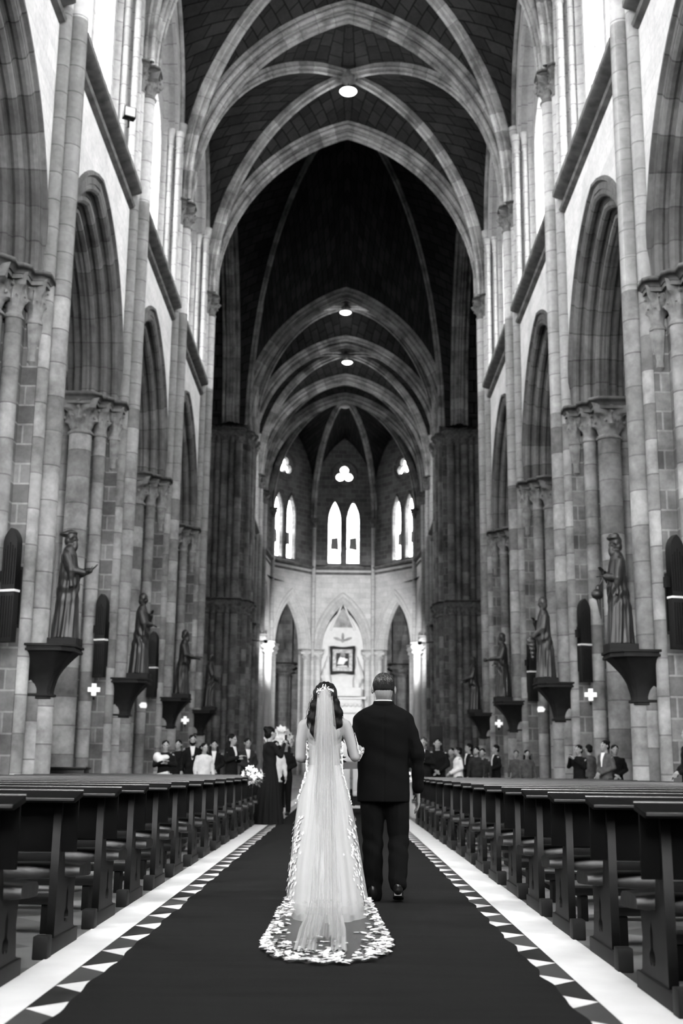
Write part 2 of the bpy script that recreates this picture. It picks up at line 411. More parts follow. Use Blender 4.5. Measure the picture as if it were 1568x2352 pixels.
# ---- nave walls (arcade spandrels + clerestory) with openings
WIN_A, WIN_Z0, WIN_ZS, WIN_RISE = 2.7, 17.75, 23.2, 4.1
def strip(mb, x, ys, lo, hi, inward):
    P = [[(x, y, lo(y)), (x, y, hi(y))] for y in ys]
    mb.grid(P, lambda i,j: (ys[min(i,len(ys)-1)], P[min(i,len(ys)-1)][min(j,1)][2]), flip=not inward)
def fr(a, b, n): return [a+(b-a)*i/n for i in range(n+1)]
for s in (-1, 1):
    mb = MB()
    for (y0, y1) in BAYS + [(48.3, 49.4), (72.0, 73.0)] + CH:
        c, a = arch_params(y0, y1)
        has = (s, y0) in archdata
        for x, inw in ((s*WX0, s < 0), (s*WX1, s > 0)):
            if has:
                a, rise = archdata[(s, y0)]
                ys = sorted(set([y0, y1] + [c-a-.9, c+a+.9] + [c+u for u, _ in full_arch(a, rise, 14, .9)]))
                strip(mb, x, ys, lambda y: ZS1 + arch_height(y-c, a, rise, .9), lambda y: ZSTR, inw)
                win = True
            else:
                strip(mb, x, fr(y0, y1, 4), lambda y: 0 if y1 > 49.5 or y0 < 48.4 and y1 < 49 else 0, lambda y: ZSTR, inw); win = (y1-y0) > 6
            if win:
                wa = WIN_A + .55; ys = sorted(set([y0, y1, c-wa, c+wa] + [c+u for u, _ in full_arch(WIN_A, WIN_RISE, 14, .55)]))
                ys = [y for y in ys if y0-1e-6 <= y <= y1+1e-6]
                lft = [y for y in ys if y <= c-wa+1e-6]; mid = [y for y in ys if c-wa-1e-6 <= y <= c+wa+1e-6]; rgt = [y for y in ys if y >= c+wa-1e-6]
                strip(mb, x, lft, lambda y: ZSTR, lambda y: 40.4, inw); strip(mb, x, rgt, lambda y: ZSTR, lambda y: 40.4, inw)
                strip(mb, x, mid, lambda y: WIN_ZS + arch_height(y-c, WIN_A, WIN_RISE, .55), lambda y: 40.4, inw)
                strip(mb, x, mid, lambda y: ZSTR, lambda y: WIN_Z0-.4, inw)
            else:
                strip(mb, x, fr(y0, y1, 4), lambda y: ZSTR, lambda y: 40.4, inw)
    struct(mb.build('wall_%s' % side(s), M['wall'], smooth=0, merge=False))

# ---- clerestory windows
def glass_mat(T=.92):
    m, nt, b, N, L = newmat('leaded_glass'); nt.nodes.remove(b)
    out = nt.nodes['Material Output']; tr = N('ShaderNodeBsdfTransparent'); tl = N('ShaderNodeBsdfTranslucent'); df = N('ShaderNodeBsdfDiffuse')
    tl.inputs[0].default_value = g(T*.97); tr.inputs[0].default_value = g(T); df.inputs[0].default_value = g(.03)
    mx = N('ShaderNodeMixShader'); mx.inputs[0].default_value = .25; L(tr.outputs[0], mx.inputs[1]); L(tl.outputs[0], mx.inputs[2])
    tc = N('ShaderNodeTexCoord'); vo = N('ShaderNodeTexVoronoi'); vo.feature = 'DISTANCE_TO_EDGE'; vo.inputs['Scale'].default_value = 4.2; L(tc.outputs['Object'], vo.inputs['Vector'])
    lt = N('ShaderNodeMath'); lt.operation = 'LESS_THAN'; lt.inputs[1].default_value = .035; L(vo.outputs['Distance'], lt.inputs[0])
    m2 = N('ShaderNodeMixShader'); L(lt.outputs[0], m2.inputs[0]); L(mx.outputs[0], m2.inputs[1]); L(df.outputs[0], m2.inputs[2]); L(m2.outputs[0], out.inputs[0])
    return m
M['glass'] = glass_mat(); M['glass2'] = glass_mat(.30)
def plate_with_holes(name, outer, holes, thick, mat, parent, xf):
    """filled flat plate with holes; outlines in (u,v); xf maps (u,v,w)->Vector"""
    cu = bpy.data.curves.new(name, 'CURVE'); cu.dimensions = '2D'; cu.fill_mode = 'BOTH'; cu.extrude = thick/2
    for pl in [outer] + holes:
        sp = cu.splines.new('POLY'); sp.points.add(len(pl)-1); sp.use_cyclic_u = True
        for i, (u, v) in enumerate(pl): sp.points[i].co = (u, v, 0, 1)
    ob = bpy.data.objects.new(name, cu); me = bake(ob)
    bpy.data.objects.remove(ob); bpy.data.curves.remove(cu)
    me.materials.clear(); me.materials.append(mat)
    uvl = me.uv_layers.new(name='UVMap') if not me.uv_layers else me.uv_layers[0]
    for p in me.polygons:
        for li in p.loop_indices:
            co = me.vertices[me.loops[li].vertex_index].co; uvl.data[li].uv = (co.x + co.z, co.y)
    for v in me.vertices: v.co = xf(v.co.x, v.co.y, v.co.z)
    me.name = name
    o = bpy.data.objects.new(name, me); COL.objects.link(o)
    if parent: o.parent = parent
    return o
def lancet(cx, a, z0, zs, rise, n=8):
    return [(cx-a, z0), (cx+a, z0)] + [(cx+x, zs+z) for x, z in reversed(full_arch(a, rise, n))]
def circle(cx, cz, r, n=20): return [(cx+r*math.cos(2*PI*i/n), cz+r*math.sin(2*PI*i/n)) for i in range(n)]
JAMB = [(0, .55)] + roll(.10, .42, .09, 90, -90, 4) + [(.16, .34)] + roll(.28, .22, .12, 100, -80, 5) + [(.40, .06), (.50, 0)]
wcount = [0]
def clerestory(s, y0, y1):
    c = (y0+y1)/2; wcount[0] += 1
    t = empty('window_%d' % wcount[0], (0,0,0)); struct(t)
    pts = [(c-WIN_A, WIN_Z0)] + [(c-WIN_A, WIN_Z0 + (WIN_ZS-WIN_Z0)*k/8) for k in range(1, 8)] + [(c+x, WIN_ZS+z) for x, z in full_arch(WIN_A, WIN_RISE, 16)] + [(c+WIN_A, WIN_ZS - (WIN_ZS-WIN_Z0)*k/8) for k in range(1, 9)]
    path = [(s*WX0, y, z) for y, z in pts]
    mb = MB(); mb.sweep(path, [(-a*s, q) for a, q in JAMB], (-1,0,0)); struct(mb.build('window_frame', M['ushaft'], t))
    mb = MB(); mb.face([(s*WX0, c-WIN_A-.6, ZSTR+.35), (s*WX0, c+WIN_A+.6, ZSTR+.35), (s*(WX0+.5), c+WIN_A, WIN_Z0+.25), (s*(WX0+.5), c-WIN_A, WIN_Z0+.25)])
    mb.build('window_sill', M['wall'], t, smooth=0)
    a2 = 1.14
    outer = [(c-WIN_A, WIN_Z0-.3), (c+WIN_A, WIN_Z0-.3)] + [(c+x, WIN_ZS+z) for x, z in reversed(full_arch(WIN_A, WIN_RISE, 12))]
    h1 = lancet(c-1.3, a2, WIN_Z0+.25, 22.4, 1.7); h2 = lancet(c+1.3, a2, WIN_Z0+.25, 22.4, 1.7)
    trefoil = circle(c, 25.1, .85, 24)
    plate_with_holes('tracery', outer, [h1, h2, trefoil], .22, M['ushaft'], t, lambda u, v, w: Vector((s*(WX0+.58)+w, u, v)))
    mb = MB(); x = s*(WX0+.62); mb.face([(x, c-WIN_A, WIN_Z0), (x, c+WIN_A, WIN_Z0), (x, c+WIN_A, WIN_ZS+WIN_RISE), (x, c-WIN_A, WIN_ZS+WIN_RISE)])
    mb.build('glass_pane', M['glass'], t, smooth=0)
    # jamb shafts with small ringed capitals
    for sg in (-1, 1):
        for off, r, dx in ((.20, .085, .24), (.42, .10, -.02)):
            mb = MB(); yy = c + sg*(WIN_A+off); mb.lathe(s*(WX0+dx-.04), yy, [(r*1.7,ZSTR+.2),(r*1.7,ZSTR+.45),(r,ZSTR+.6),(r, 22.9),(r*1.5,22.95),(r*1.1,23.0),(r*1.7,23.45),(r*1.9,23.5),(r*1.9,23.6),(r*.9,23.62)], n=10)
            mb.build('jamb_shaft', M['ushaft'], t)
    lamp('daylight_portal', 'AREA', (s*(WX0+.95), c, (WIN_Z0+WIN_ZS+WIN_RISE)/2), 1, rot=(0, s*PI/2, 0), size=WIN_ZS+WIN_RISE-WIN_Z0, size_y=2*WIN_A, portal=True)
for s in (-1, 1):
    for (y0, y1) in BAYS + [CH[0]]: clerestory(s, y0, y1)

# ---- string courses
tcount = 0
STRP = [(0,-.04),(.13,.0),(.17,.06),(.14,.13),(.04,.18),(.03,.36),(.28,.42),(.34,.46),(.34,.60),(.22,.66),(0,.76)]
for s in (-1, 1):
    for (y0, y1) in BAYS + [(73.0, 80.5)]:
        tcount += 1; mb = MB(); ya, yb = y0+.62, y1-.62
        P = [[(s*(WX0-d), y, ZSTR-.42+z) for d, z in STRP] for y in fr(ya, yb, 8)]
        mb.grid(P, lambda i,j: (j*.15, i*1.0), flip=s > 0)
        for yy in (ya, yb): mb.face([(s*(WX0-d), yy, ZSTR-.42+z) for d, z in STRP])
        struct(mb.build('trim_%d' % tcount, M['abacus'], smooth=30))

# ---- vaults
RIBP = [( .20,.50),(.20,.24),(.13,.18),(.13,.12)] + roll(.0,.02,.12,10,-170,6)[0:0]
def rib_profile(w=.20, d=.5):
    h = [(w, d), (w, .30), (w-.03,.26)] + roll(w-.055,.20,.055,70,-140,5) + [(w-.10,.22),(w-.12,.16)] + roll(0, .06, .075, 45, -90, 5)
    return mirror(h)[:-1] if False else mirror(h)
def trans_profile():
    h = [(.52, .66), (.52, .46)] + roll(.42,.36,.10,80,-160,6) + [(.335,.40),(.27,.38),(.25,.26)] + roll(.165,.15,.10,80,-150,6) + [(.085,.17),(.07,.10)] + roll(0,.045,.07,20,-90,3)
    return mirror(h)
def curve_at(c, z):
    for i in range(len(c)-1):
        if c[i+1].z >= z: 
            d = c[i+1].z - c[i].z; t = 0 if d < 1e-9 else (z-c[i].z)/d
            return c[i].lerp(c[i+1], max(0,min(1,t)))
    return c[-1]
def cell(mb, D, Wc, nz=26, nu=6, bulge=.12):
    """web between diagonal curve D and boundary curve Wc, both rising from the corner"""
    P = []; z0, zd, zw = D[0].z, D[-1].z, Wc[-1].z
    vacc = [0]; rows = []
    for i in range(nz+1):
        s_ = i/nz; s_ = 1-(1-s_)**1.25
        if i == nz: a, b = D[-1], Wc[-1]
        else: a = curve_at(D, z0+(zd-z0)*s_); b = curve_at(Wc, Wc[0].z+(zw-Wc[0].z)*s_)
        rows.append([a.lerp(b, j/nu) + Vector((0,0,bulge*math.sin(PI*j/nu)*s_)) for j in range(nu+1)])
        if i: vacc.append(vacc[-1] + ((rows[-1][0]-rows[-2][0]).length + (rows[-1][-1]-rows[-2][-1]).length)/2)
    mb.grid(rows, lambda i,j: ((rows[min(i,nz)][0]-rows[min(i,nz)][min(j,nu)]).length, vacc[min(i,nz)]))
def diag_curve(cx, cy, x, y, zs, zc, n=22):
    return [Vector((cx+(x-cx)*math.cos(PI/2*i/n), cy+(y-cy)*math.cos(PI/2*i/n), zs+(zc-zs)*math.sin(PI/2*i/n)**.96 if i else zs)) for i in range(n+1)]
TA, TR = 5.72, 7.75    # transverse arch half span / rise (intrados)
VZC = 29.25            # rib intrados at the boss
def vault_bay(cx, y0, y1, a=TA, zs=ZS2, rise=TR, zc=VZC, wallx=WX0, wz=24.2, wapex=28.9, inset=.62, r0=None, r1=None, mat=None, webw=.35, lab=None, ribmat=None):
    cy = (y0+y1)/2; mb = MB()
    for sx in (-1, 1):
        for sy in (-1, 1):
            yb = (y0+inset) if sy < 0 else (y1-inset); xb = cx + sx*(a+.32)
            D = diag_curve(cx, cy, xb, yb, zs, zc+webw)
            T = [Vector((cx+sx*x, (y0+.3) if sy < 0 else (y1-.3), zs+z)) for x, z in arc_pts(a, (r0 or rise) if sy < 0 else (r1 or rise), 22, .55)]
            T[-1] = Vector((cx, T[-1].y, T[-1].z))
            cell(mb, D, T)
            hw = (cy-yb) if sy < 0 else (yb-cy); wy = abs(hw)
            Wc = [Vector((cx+sx*(wallx-abs(0)), cy+sy*wy, zs))] + [Vector((cx+sx*wallx, cy+sy*x, wz+z)) for x, z in arc_pts(wy, wapex-wz, 16)]
            cell(mb, D, Wc)
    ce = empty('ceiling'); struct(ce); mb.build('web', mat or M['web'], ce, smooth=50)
    for sx, sy in ((-1,-1),(1,-1),(-1,1),(1,1)):
        yb = (y0+inset) if sy < 0 else (y1-inset); xb = cx + sx*(a+.02)
        D = diag_curve(cx, cy, xb, yb, zs, zc)
        d2 = Vector((D[0].x-cx, D[0].y-cy, 0)).normalized(); bv = Vector((-d2.y, d2.x, 0))
        rb = MB(); rb.sweep(D, [(p, -q) for p, q in rib_profile()], bv); rb.build('vault_rib', ribmat or M['rib'], ce)
    return ce
def boss(x, y, z, ce):
    mb = MB(); mb.lathe(x, y, [(.02,z-.12),(.2,z-.1),(.34,z),(.36,z+.1),(.28,z+.2),(.3,z+.4)], n=18, rf=lambda r,zz,a: r*(1+.08*math.cos(8*a)))
    mb.build('keystone', M['cap'], ce)
def trans_arch(y, lab, a=TA, rise=TR, zs=ZS2, cx=0, prof=None, grp='transverse arches of the vault'):
    path = [(cx+x, y, zs+z) for x, z in full_arch(a, rise, 26)]
    mb = MB(); mb.sweep(path, prof or trans_profile(), (0,1,0)); tag(mb.build('transverse_arch', M['rib']), lab, 'arch', grp, 'structure')
VB = [(5.8,14.3,'of the vault bay behind the camera'),(14.3,22.8,'of the bay above the top edge'),(22.8,31.3,'of the bay at the top of the picture'),(31.3,39.8,'of the second bay in view'),(39.8,48.3,'of the bay with the upper lamp'),
      (68.4,73.0,'of the narrow bay beyond the crossing'),(73.0,80.5,'of the middle chancel bay'),(80.5,85.2,'of the bay before the apse')]
CEIL = {}; RS = {68.4: TR+.55, 73.0: 6.9, 80.5: 6.9, 85.2: 7.0}
for y0, y1, lab in VB:
    CEIL[y0] = vault_bay(0, y0, y1, lab=lab, r0=RS.get(y0, TR), r1=RS.get(y1, TR), zc=29.9 if y0 == 68.4 else (28.9 if y0 > 72 else VZC), wz=24.2 if y1-y0 > 5 else 26.0, inset=.55 if y1-y0 > 5 else .4)
TL = {14.3:'pointed transverse arch overhead beyond the top edge of the picture',22.8:'pointed transverse arch cropped by the top edge of the picture',31.3:'pointed transverse arch just above the top edge',39.8:'high pointed transverse arch crossing just above the upper lamp',
      48.3:'brightly lit pointed arch framing the dark crossing',68.4:'dark pointed arch on the far side of the crossing',73.0:'pointed arch between the two distant ceiling lamps',80.5:'pointed arch below the lowest ceiling lamp',85.2:'innermost pointed arch opening into the apse'}
for y, lab in TL.items(): trans_arch(y, lab, rise=RS.get(y, TR))
# doubled arch order of the near crossing arch
def crossing():
    # dark high vault over the crossing and short transept arms
    vault_bay(0, 48.4, 68.3, r1=TR+.55, a=TA, zs=ZS2, rise=TR, zc=36.5, wallx=6.9, wz=ZS2+.1, wapex=34.5, inset=.5, lab='of the dark crossing vault')
    for s in (-1, 1):
        mb = MB(); strip(mb, s*16, fr(46, 73, 6), lambda y: 0, lambda y: 40.2, s < 0)
        struct(mb.build('wall_transept_%s' % side(s), M['lowwall'], smooth=0, merge=False))
        for yy, nm, f in ((48.95, 'west', False), (68.2, 'east', True)):
            mb = MB(); x0, x1 = 7.2 if nm == 'west' else 8.6, 16
            P = [[(s*x, yy, 0), (s*x, yy, 40.2)] for x in fr(x0, x1, 4)]
            mb.grid(P, lambda i,j: (fr(x0,x1,4)[min(i,4)], 32*j), flip=(s > 0) != f); struct(mb.build('wall_transept_%s_%s' % (nm, side(s)), M['lowwall'], smooth=0))
        tr = [Vector((s*6.9, 58.4+x, ZS2+z)) for x, z in full_arch(8.8, 12.4, 20)]
        mb = MB(); mb.sweep(tr, trans_profile(), (-1,0,0)); tag(mb.build('transverse_arch', M['rib']), 'shadowed side arch of the crossing opening to the %s transept' % side(s), 'arch', 'transverse arches of the vault', 'structure')
        mb = MB(); rows = [[(s*x, 58.4+u, ZS2+.6+z) for u, z in full_arch(9.2, 12.6, 16)] for x in (7.0, 12.5, 16)]
        mb.grid(rows, lambda i,j: (i*3, j*.8)); struct(mb.build('ceiling', M['web']))
    # wall above near crossing arch, seen from the crossing side
    mb = MB()
    for yy, TR_ in ((48.75, TR), (68.0, TR+.55)):
        xs = sorted(set([-9.6, 9.6] + [x for x, z in full_arch(TA, TR_, 20, .5)]))
        P = [[(x, yy, ZS2 + arch_height(x, TA, TR_, .5)), (x, yy, 40)] for x in xs]
        mb.grid(P, lambda i,j: (xs[min(i,len(xs)-1)], P[min(i,len(xs)-1)][min(j,1)][2]))
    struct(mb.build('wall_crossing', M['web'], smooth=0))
crossing()
mb = MB(); mb.box(-16.5,16.5,-9,104,40,40.4); struct(mb.build('ceiling', M['web'], smooth=0))   # roof deck over the vaults
for y, y0 in ((44.05,39.8),(70.7,68.4),(76.75,73.0),(35.55,31.3),(27.05,22.8)): boss(0, y, 29.9 if y0 == 68.4 else (28.9 if y0 > 72 else VZC), CEIL[y0])

# formeret shafts with capitals at the clerestory
for s in (-1, 1):
    for (y0, y1) in BAYS + CH[:1]:
        for sg in (1, -1):
            y = (y0+.64) if sg > 0 else (y1-.64); lab = 'side of the clerestory'
            c = (y0+y1)/2; wy = abs(y-c)
            t = empty('wall_rib', (0,0,0), 0, 'thin wall shaft and rib beside the clerestory window on the %s, %s end of the bay %d m down the nave' % (side(s), 'near' if sg > 0 else 'far', int(y0)), 'wall rib', 'thin ribs framing the clerestory'); struct(t)
            mb = MB(); r = .11; mb.lathe(s*(WX0-.06), y, [(r*1.8,ZSTR+.2),(r*1.8,ZSTR+.5),(r,ZSTR+.7),(r,23.35),(r*1.3,23.4),(r,23.45),(r*1.9,24.0),(r*2.1,24.05),(r*2.1,24.2)], n=12); mb.build('shaft', M['ushaft'], t)
            path = [(s*(WX0-.05), c+sg*-1*x, 24.2+z) for x, z in arc_pts(wy, 28.7-24.2, 14)]
            mb = MB(); mb.pathtube(path, .11, 8); mb.build('rib', M['rib'], t)

# ---- aisles
for s in (-1, 1):
    mb = MB(); strip(mb, s*12.6, fr(-9, 49, 10), lambda y: 0, lambda y: 5.2, s < 0)
    for (y0, y1) in BAYS:
        c = (y0+y1)/2; wa = 1.3
        ys = sorted(set([y0, y1, c-wa, c+wa] + [c+u for u, _ in full_arch(wa, 2, 8)]))
        strip(mb, s*12.6, [y for y in ys if y <= c-wa+1e-6], lambda y: 5.2, lambda y: 16, s < 0); strip(mb, s*12.6, [y for y in ys if y >= c+wa-1e-6], lambda y: 5.2, lambda y: 16, s < 0)
        strip(mb, s*12.6, [y for y in ys if c-wa-1e-6 <= y <= c+wa+1e-6], lambda y: 11.0+arch_height(y-c, wa, 2), lambda y: 16, s < 0)
    struct(mb.build('wall_aisle_%s' % side(s), M['lowwall'], smooth=0, merge=False))
    for k, (y0, y1) in enumerate(BAYS):
        c = (y0+y1)/2; wcount[0] += 1
        t = empty('window_%d' % wcount[0]); struct(t)
        mb = MB(); x = s*12.75; mb.face([(x,c-1.3,5.2),(x,c+1.3,5.2),(x,c+1.3,13),(x,c-1.3,13)]); mb.build('glass_pane', M['glass'] if s < 0 else M['glass2'], t, smooth=0)
        outer = [(c-1.35,5.0),(c+1.35,5.0),(c+1.35,13.1),(c-1.35,13.1)]
        plate_with_holes('tracery', outer, [lancet(c-.62,.5,5.4,10.3,1.1), lancet(c+.62,.5,5.4,10.3,1.1), circle(c,12.0,.38)], .2, M['ushaft'], t, lambda u, v, w: Vector((s*12.68+w, u, v)))
        lamp('daylight_portal', 'AREA', (s*12.9, c, 9.1), 1, rot=(0, s*PI/2, 0), size=7.8, size_y=2.6, portal=True)
        # aisle vault
        vault_bay(s*10.05, y0, y1, a=2.1, zs=ZS1, rise=3.6, zc=14.6, wallx=2.55, wz=ZS1+.1, wapex=14.6, inset=.6, mat=M['lowwall'], lab='of the %s aisle vault, bay %d from the west' % (side(s), k+1))
    for y in NAVE[1:]:
        trans_arch(y, 'narrow pointed arch spanning the %s aisle behind the pier %d m down the nave' % (side(s), int(y)), a=1.95, rise=3.4, zs=ZS1, cx=s*10.1, grp='arches across the side aisles')
        mb = MB()
        for dy, r in ((0,.28),(.45,.16),(-.45,.16)): mb.lathe(s*12.45, y+dy, base_prof(r)+[(r, ZCAP1)], n=14); capital(mb, s*12.45, y+dy, r, ZCAP1-.02, ZS1-.05, n=20)
        tag(mb.build('wall_respond', M['shaft']), 'half-hidden shafts against the %s aisle wall, %d m down the nave' % (side(s), int(y)), 'shaft', 'responds on the aisle walls', 'structure')

# ---- west end behind the camera
mb = MB()
for x0, x1, z0, z1 in ((-16,-4.3,0,32),(4.3,16,0,32),(-4.3,4.3,0,9),(-4.3,4.3,22,32)): mb.box(x0,x1,-9,-8.4,z0,z1)
struct(mb.build('wall_west', M['wall'], smooth=0))
for s in (-1, 1):
    mb = MB(); strip(mb, s*WX0, fr(-9, 5.8, 3), lambda y: 0, lambda y: 40.2, s < 0); struct(mb.build('wall_west_%s' % side(s), M['wall'], smooth=0))

# ---- apse
APC = (0, 87.3); AP = [(-6.15,85.2),(-5.75,91.0),(-2.5,95.0),(2.5,95.0),(5.75,91.0),(6.15,85.2)]
APZ = ZSTR+.1
def facet(i):
    (xa, ya), (xb, yb) = AP[i], AP[i+1]; L = math.dist((xa,ya),(xb,yb)); d = Vector(((xb-xa)/L, (yb-ya)/L, 0)); n = Vector((d.y, -d.x, 0))  # n points inward
    mid = Vector(((xa+xb)/2, (ya+yb)/2, 0))
    if n.dot(Vector((APC[0],APC[1],0))-mid) < 0: n = -n
    return mid, d, n, L
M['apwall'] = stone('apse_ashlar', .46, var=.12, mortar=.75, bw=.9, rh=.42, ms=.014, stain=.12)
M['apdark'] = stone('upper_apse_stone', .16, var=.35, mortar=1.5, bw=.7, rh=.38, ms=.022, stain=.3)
for i in range(5):
    mid, d, n, L = facet(i); a = L/2-.95; win = i in (1,2,3)
    rise = 3.75
    def P3(u, z, w=0): return mid + d*u + n*(-w) + Vector((0,0,z))
    sh = {1:-.75, 3:.75}.get(i, 0)
    if i == 2: a = L/2-.8
    mb = MB()
    us = sorted(set([-L/2, L/2, -a-.35, a+.35] + [u for u, _ in full_arch(a, rise, 12, .35)]))
    low = [[P3(u, ZS1-.3+arch_height(u, a, rise, .35) if abs(u) < a+.35-1e-6 else (ZS1-.3 if abs(u) < a+.36 else 0)), P3(u, APZ)] for u in us]
    for ua, ub in zip(us[:-1], us[1:]):
        mu_ = (ua+ub)/2
        za = ZS1-.3+arch_height(ua, a, rise, .35) if abs(mu_) < a+.35 else 0; zb = ZS1-.3+arch_height(ub, a, rise, .35) if abs(mu_) < a+.35 else 0
        mb.face([P3(ua,za),P3(ub,zb),P3(ub,APZ),P3(ua,APZ)], [(ua,za),(ub,zb),(ub,APZ),(ua,APZ)])
        mb.face([P3(ua,za,.9),P3(ub,zb,.9),P3(ub,APZ,.9),P3(ua,APZ,.9)], [(ua,za),(ub,zb),(ub,APZ),(ua,APZ)])
    struct(mb.build('wall_apse', M['apwall'], smooth=0))
    h = [(.47,.42),(.47,.34)] + roll(.38,.28,.09,60,-150,4) + [(.26,.2),(.26,.14)] + roll(.16,.08,.08,60,-140,4) + [(0,0)]
    mb = MB(); mb.sweep([P3(u, ZS1-.3+z, .45) for u, z in full_arch(a, rise, 16)], mirror(h), -n if True else n)
    for off_ in (.42, .72):
        rg = MB(); rg.pathtube([P3(u, ZS1-.3+z, -.03) for u, z in full_arch(a, rise, 16, off_)], .075, 7); struct(rg.build('arch_moulding', M['apwall']))
    nm = ['far left side','left-hand','central, framing the altarpiece','right-hand','far right side'][i]
    tag(mb.build('pointed_arch', M['apwall']), 'pale moulded arch at the foot of the apse, %s' % nm, 'arch', 'arches around the apse', 'structure')
    # upper wall with lancets and trefoil
    holes = []
    if win:
        holes = [lancet(sh-.77,.5,APZ+.55,21.2,1.7), lancet(sh+.77,.5,APZ+.55,21.2,1.7)]
        tr = []
        for k in range(3):
            ca = PI/2 + k*2*PI/3; cx_, cz_ = sh+.40*math.cos(ca), 25.2+.40*math.sin(ca)
            for q in range(13):
                an = ca - math.radians(138) + math.radians(276)*q/12; tr.append((cx_+.36*math.cos(an), cz_+.36*math.sin(an)))
        holes.append(tr)
    e_ = .35 if 0 < i < 4 else .1
    outer = [(-L/2-e_, APZ-.1), (L/2+e_, APZ-.1), (L/2+e_, 40.2), (-L/2-e_, 40.2)]
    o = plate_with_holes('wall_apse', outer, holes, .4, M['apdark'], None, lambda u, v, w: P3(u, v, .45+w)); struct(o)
    if win:
        wcount[0] += 1; t = empty('window_%d' % wcount[0]); struct(t)
        mb = MB(); mb.face([P3(sh-1.5,APZ,.72),P3(sh+1.5,APZ,.72),P3(sh+1.5,26.5,.72),P3(sh-1.5,26.5,.72)]); mb.build('glass_pane', M['glass'], t, smooth=0)
        for cu_ in (sh-.77, sh+.77):
            pth = [P3(cu_-.58, APZ+.3, .24)] + [P3(cu_+x, 21.2+z, .24) for x, z in full_arch(.58, 1.85, 8)] + [P3(cu_+.58, APZ+.3, .24)]
            mb = MB(); mb.pathtube(pth, .07, 6); mb.build('window_frame', M['apdark'], t)
            # dark pictured panels in the lower glass
            mb = MB(); q = [P3(cu_-.33, 18.9, .66), P3(cu_+.36, 18.8, .66), P3(cu_+.30, 19.9, .66), P3(cu_-.28, 19.8, .66)]; mb.face(q)
            mb.build('dark_panel', plain('painted_glass', .22, .5), t, smooth=0)
        pth = [P3(sh+1.05*math.cos(2*PI*k/24), 25.2+1.05*math.sin(2*PI*k/24), .22) for k in range(25)]
        mb = MB(); mb.pathtube(pth, .13, 8); mb.build('round_frame', M['apdark'], t)
        rot = Matrix.Rotation(math.atan2(n.y, n.x), 4, 'Z') @ Matrix.Rotation(-PI/2, 4, 'Y')
        lo = lamp('daylight_portal', 'AREA', P3(sh, 21.9, 1.0), 1, size=9.5, size_y=3.0, portal=True); lo.rotation_euler = rot.to_euler()
# apse shafts, vault ribs and webs
BZ = 29.0; BOSS = Vector((0, 87.2, BZ))
apribs = []; apce = empty('ceiling'); struct(apce)
for i, (x, y) in enumerate(AP):
    inw = (Vector((APC[0],APC[1],0))-Vector((x,y,0))).normalized(); b0 = Vector((x,y,0)) + inw*.22
    t = empty('apse_shaft', (0,0,0), 0, 'thin wall shaft rising the full height of the apse, %s' % ['at its far left mouth','second from the left','left of the middle windows','right of the middle windows','second from the right','at its far right mouth'][i], 'shaft', 'wall shafts around the apse'); struct(t)
    mb = MB(); mb.lathe(b0.x, b0.y, base_prof(.16)+[(.16, ZS1-1.2)], n=14)
    for da in (-.5, .5):
        p = Vector((x,y,0)) + inw*.05 + Vector((-inw.y, inw.x, 0))*da; mb.lathe(p.x, p.y, base_prof(.24)+[(.24, ZS1-1.2)], n=14); capital(mb, p.x, p.y, .24, ZS1-1.2, ZS1-.4, n=24); abacus(mb, p.x, p.y, .46, ZS1-.5, ZS1-.25)
    mb.build('lower_shaft', M['apwall'], t)
    mb = MB(); mb.lathe(b0.x, b0.y, [(.15, ZS1-1.2), (.15, ZS2-.7)], n=14); mb.build('upper_shaft', M['ushaft'], t)
    mb = MB(); capital(mb, b0.x, b0.y, .15, ZS2-.72, ZS2-.1, n=24); abacus(mb, b0.x, b0.y, .32, ZS2-.15, ZS2); mb.build('capital', M['cap'], t)
    D = []
    for k in range(23):
        th = PI/2*k/22; f = math.cos(th)
        D.append(Vector((BOSS.x+(b0.x-BOSS.x)*f, BOSS.y+(b0.y-BOSS.y)*f, ZS2+(BZ-ZS2)*math.sin(th)**.96 if k else ZS2)))
    d2 = (D[0]-BOSS); d2.z = 0; d2.normalize(); bv = Vector((-d2.y, d2.x, 0))
    rb = MB(); rb.sweep(D, [(p*1.1, -q) for p, q in rib_profile()], bv)
    rb.build('vault_rib', M['rib'], apce)
    apribs.append([p + Vector((0,0,.4*k/22+.05)) for k, p in enumerate(D)])
mb = MB()
for i in range(5):
    mid, d, n, L = facet(i)
    for sg, D in ((-1, apribs[i]), (1, apribs[i+1])):
        hw = L/2-.15
        Wc = [mid + d*(sg*hw) + n*.02 + Vector((0,0,ZS2))] + [mid + d*(sg*x) + n*.02 + Vector((0,0,23.6+z)) for x, z in arc_pts(hw, 4.7, 14)]
        cell(mb, D, Wc, bulge=.05)
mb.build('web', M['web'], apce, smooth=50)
boss(0, 87.2, BZ-.05, apce)
# ledge round the apse
for i in range(5):
    mid, d, n, L = facet(i); tcount += 1; mb = MB()
    P = [[mid + d*u + n*(dd-.05) + Vector((0,0,APZ-.45+z)) for dd, z in STRP] for u in fr(-L/2, L/2, 4)]
    mb.grid(P, lambda i,j: (j*.15, i*1.0)); struct(mb.build('trim_%d' % tcount, M['abacus'], smooth=30))
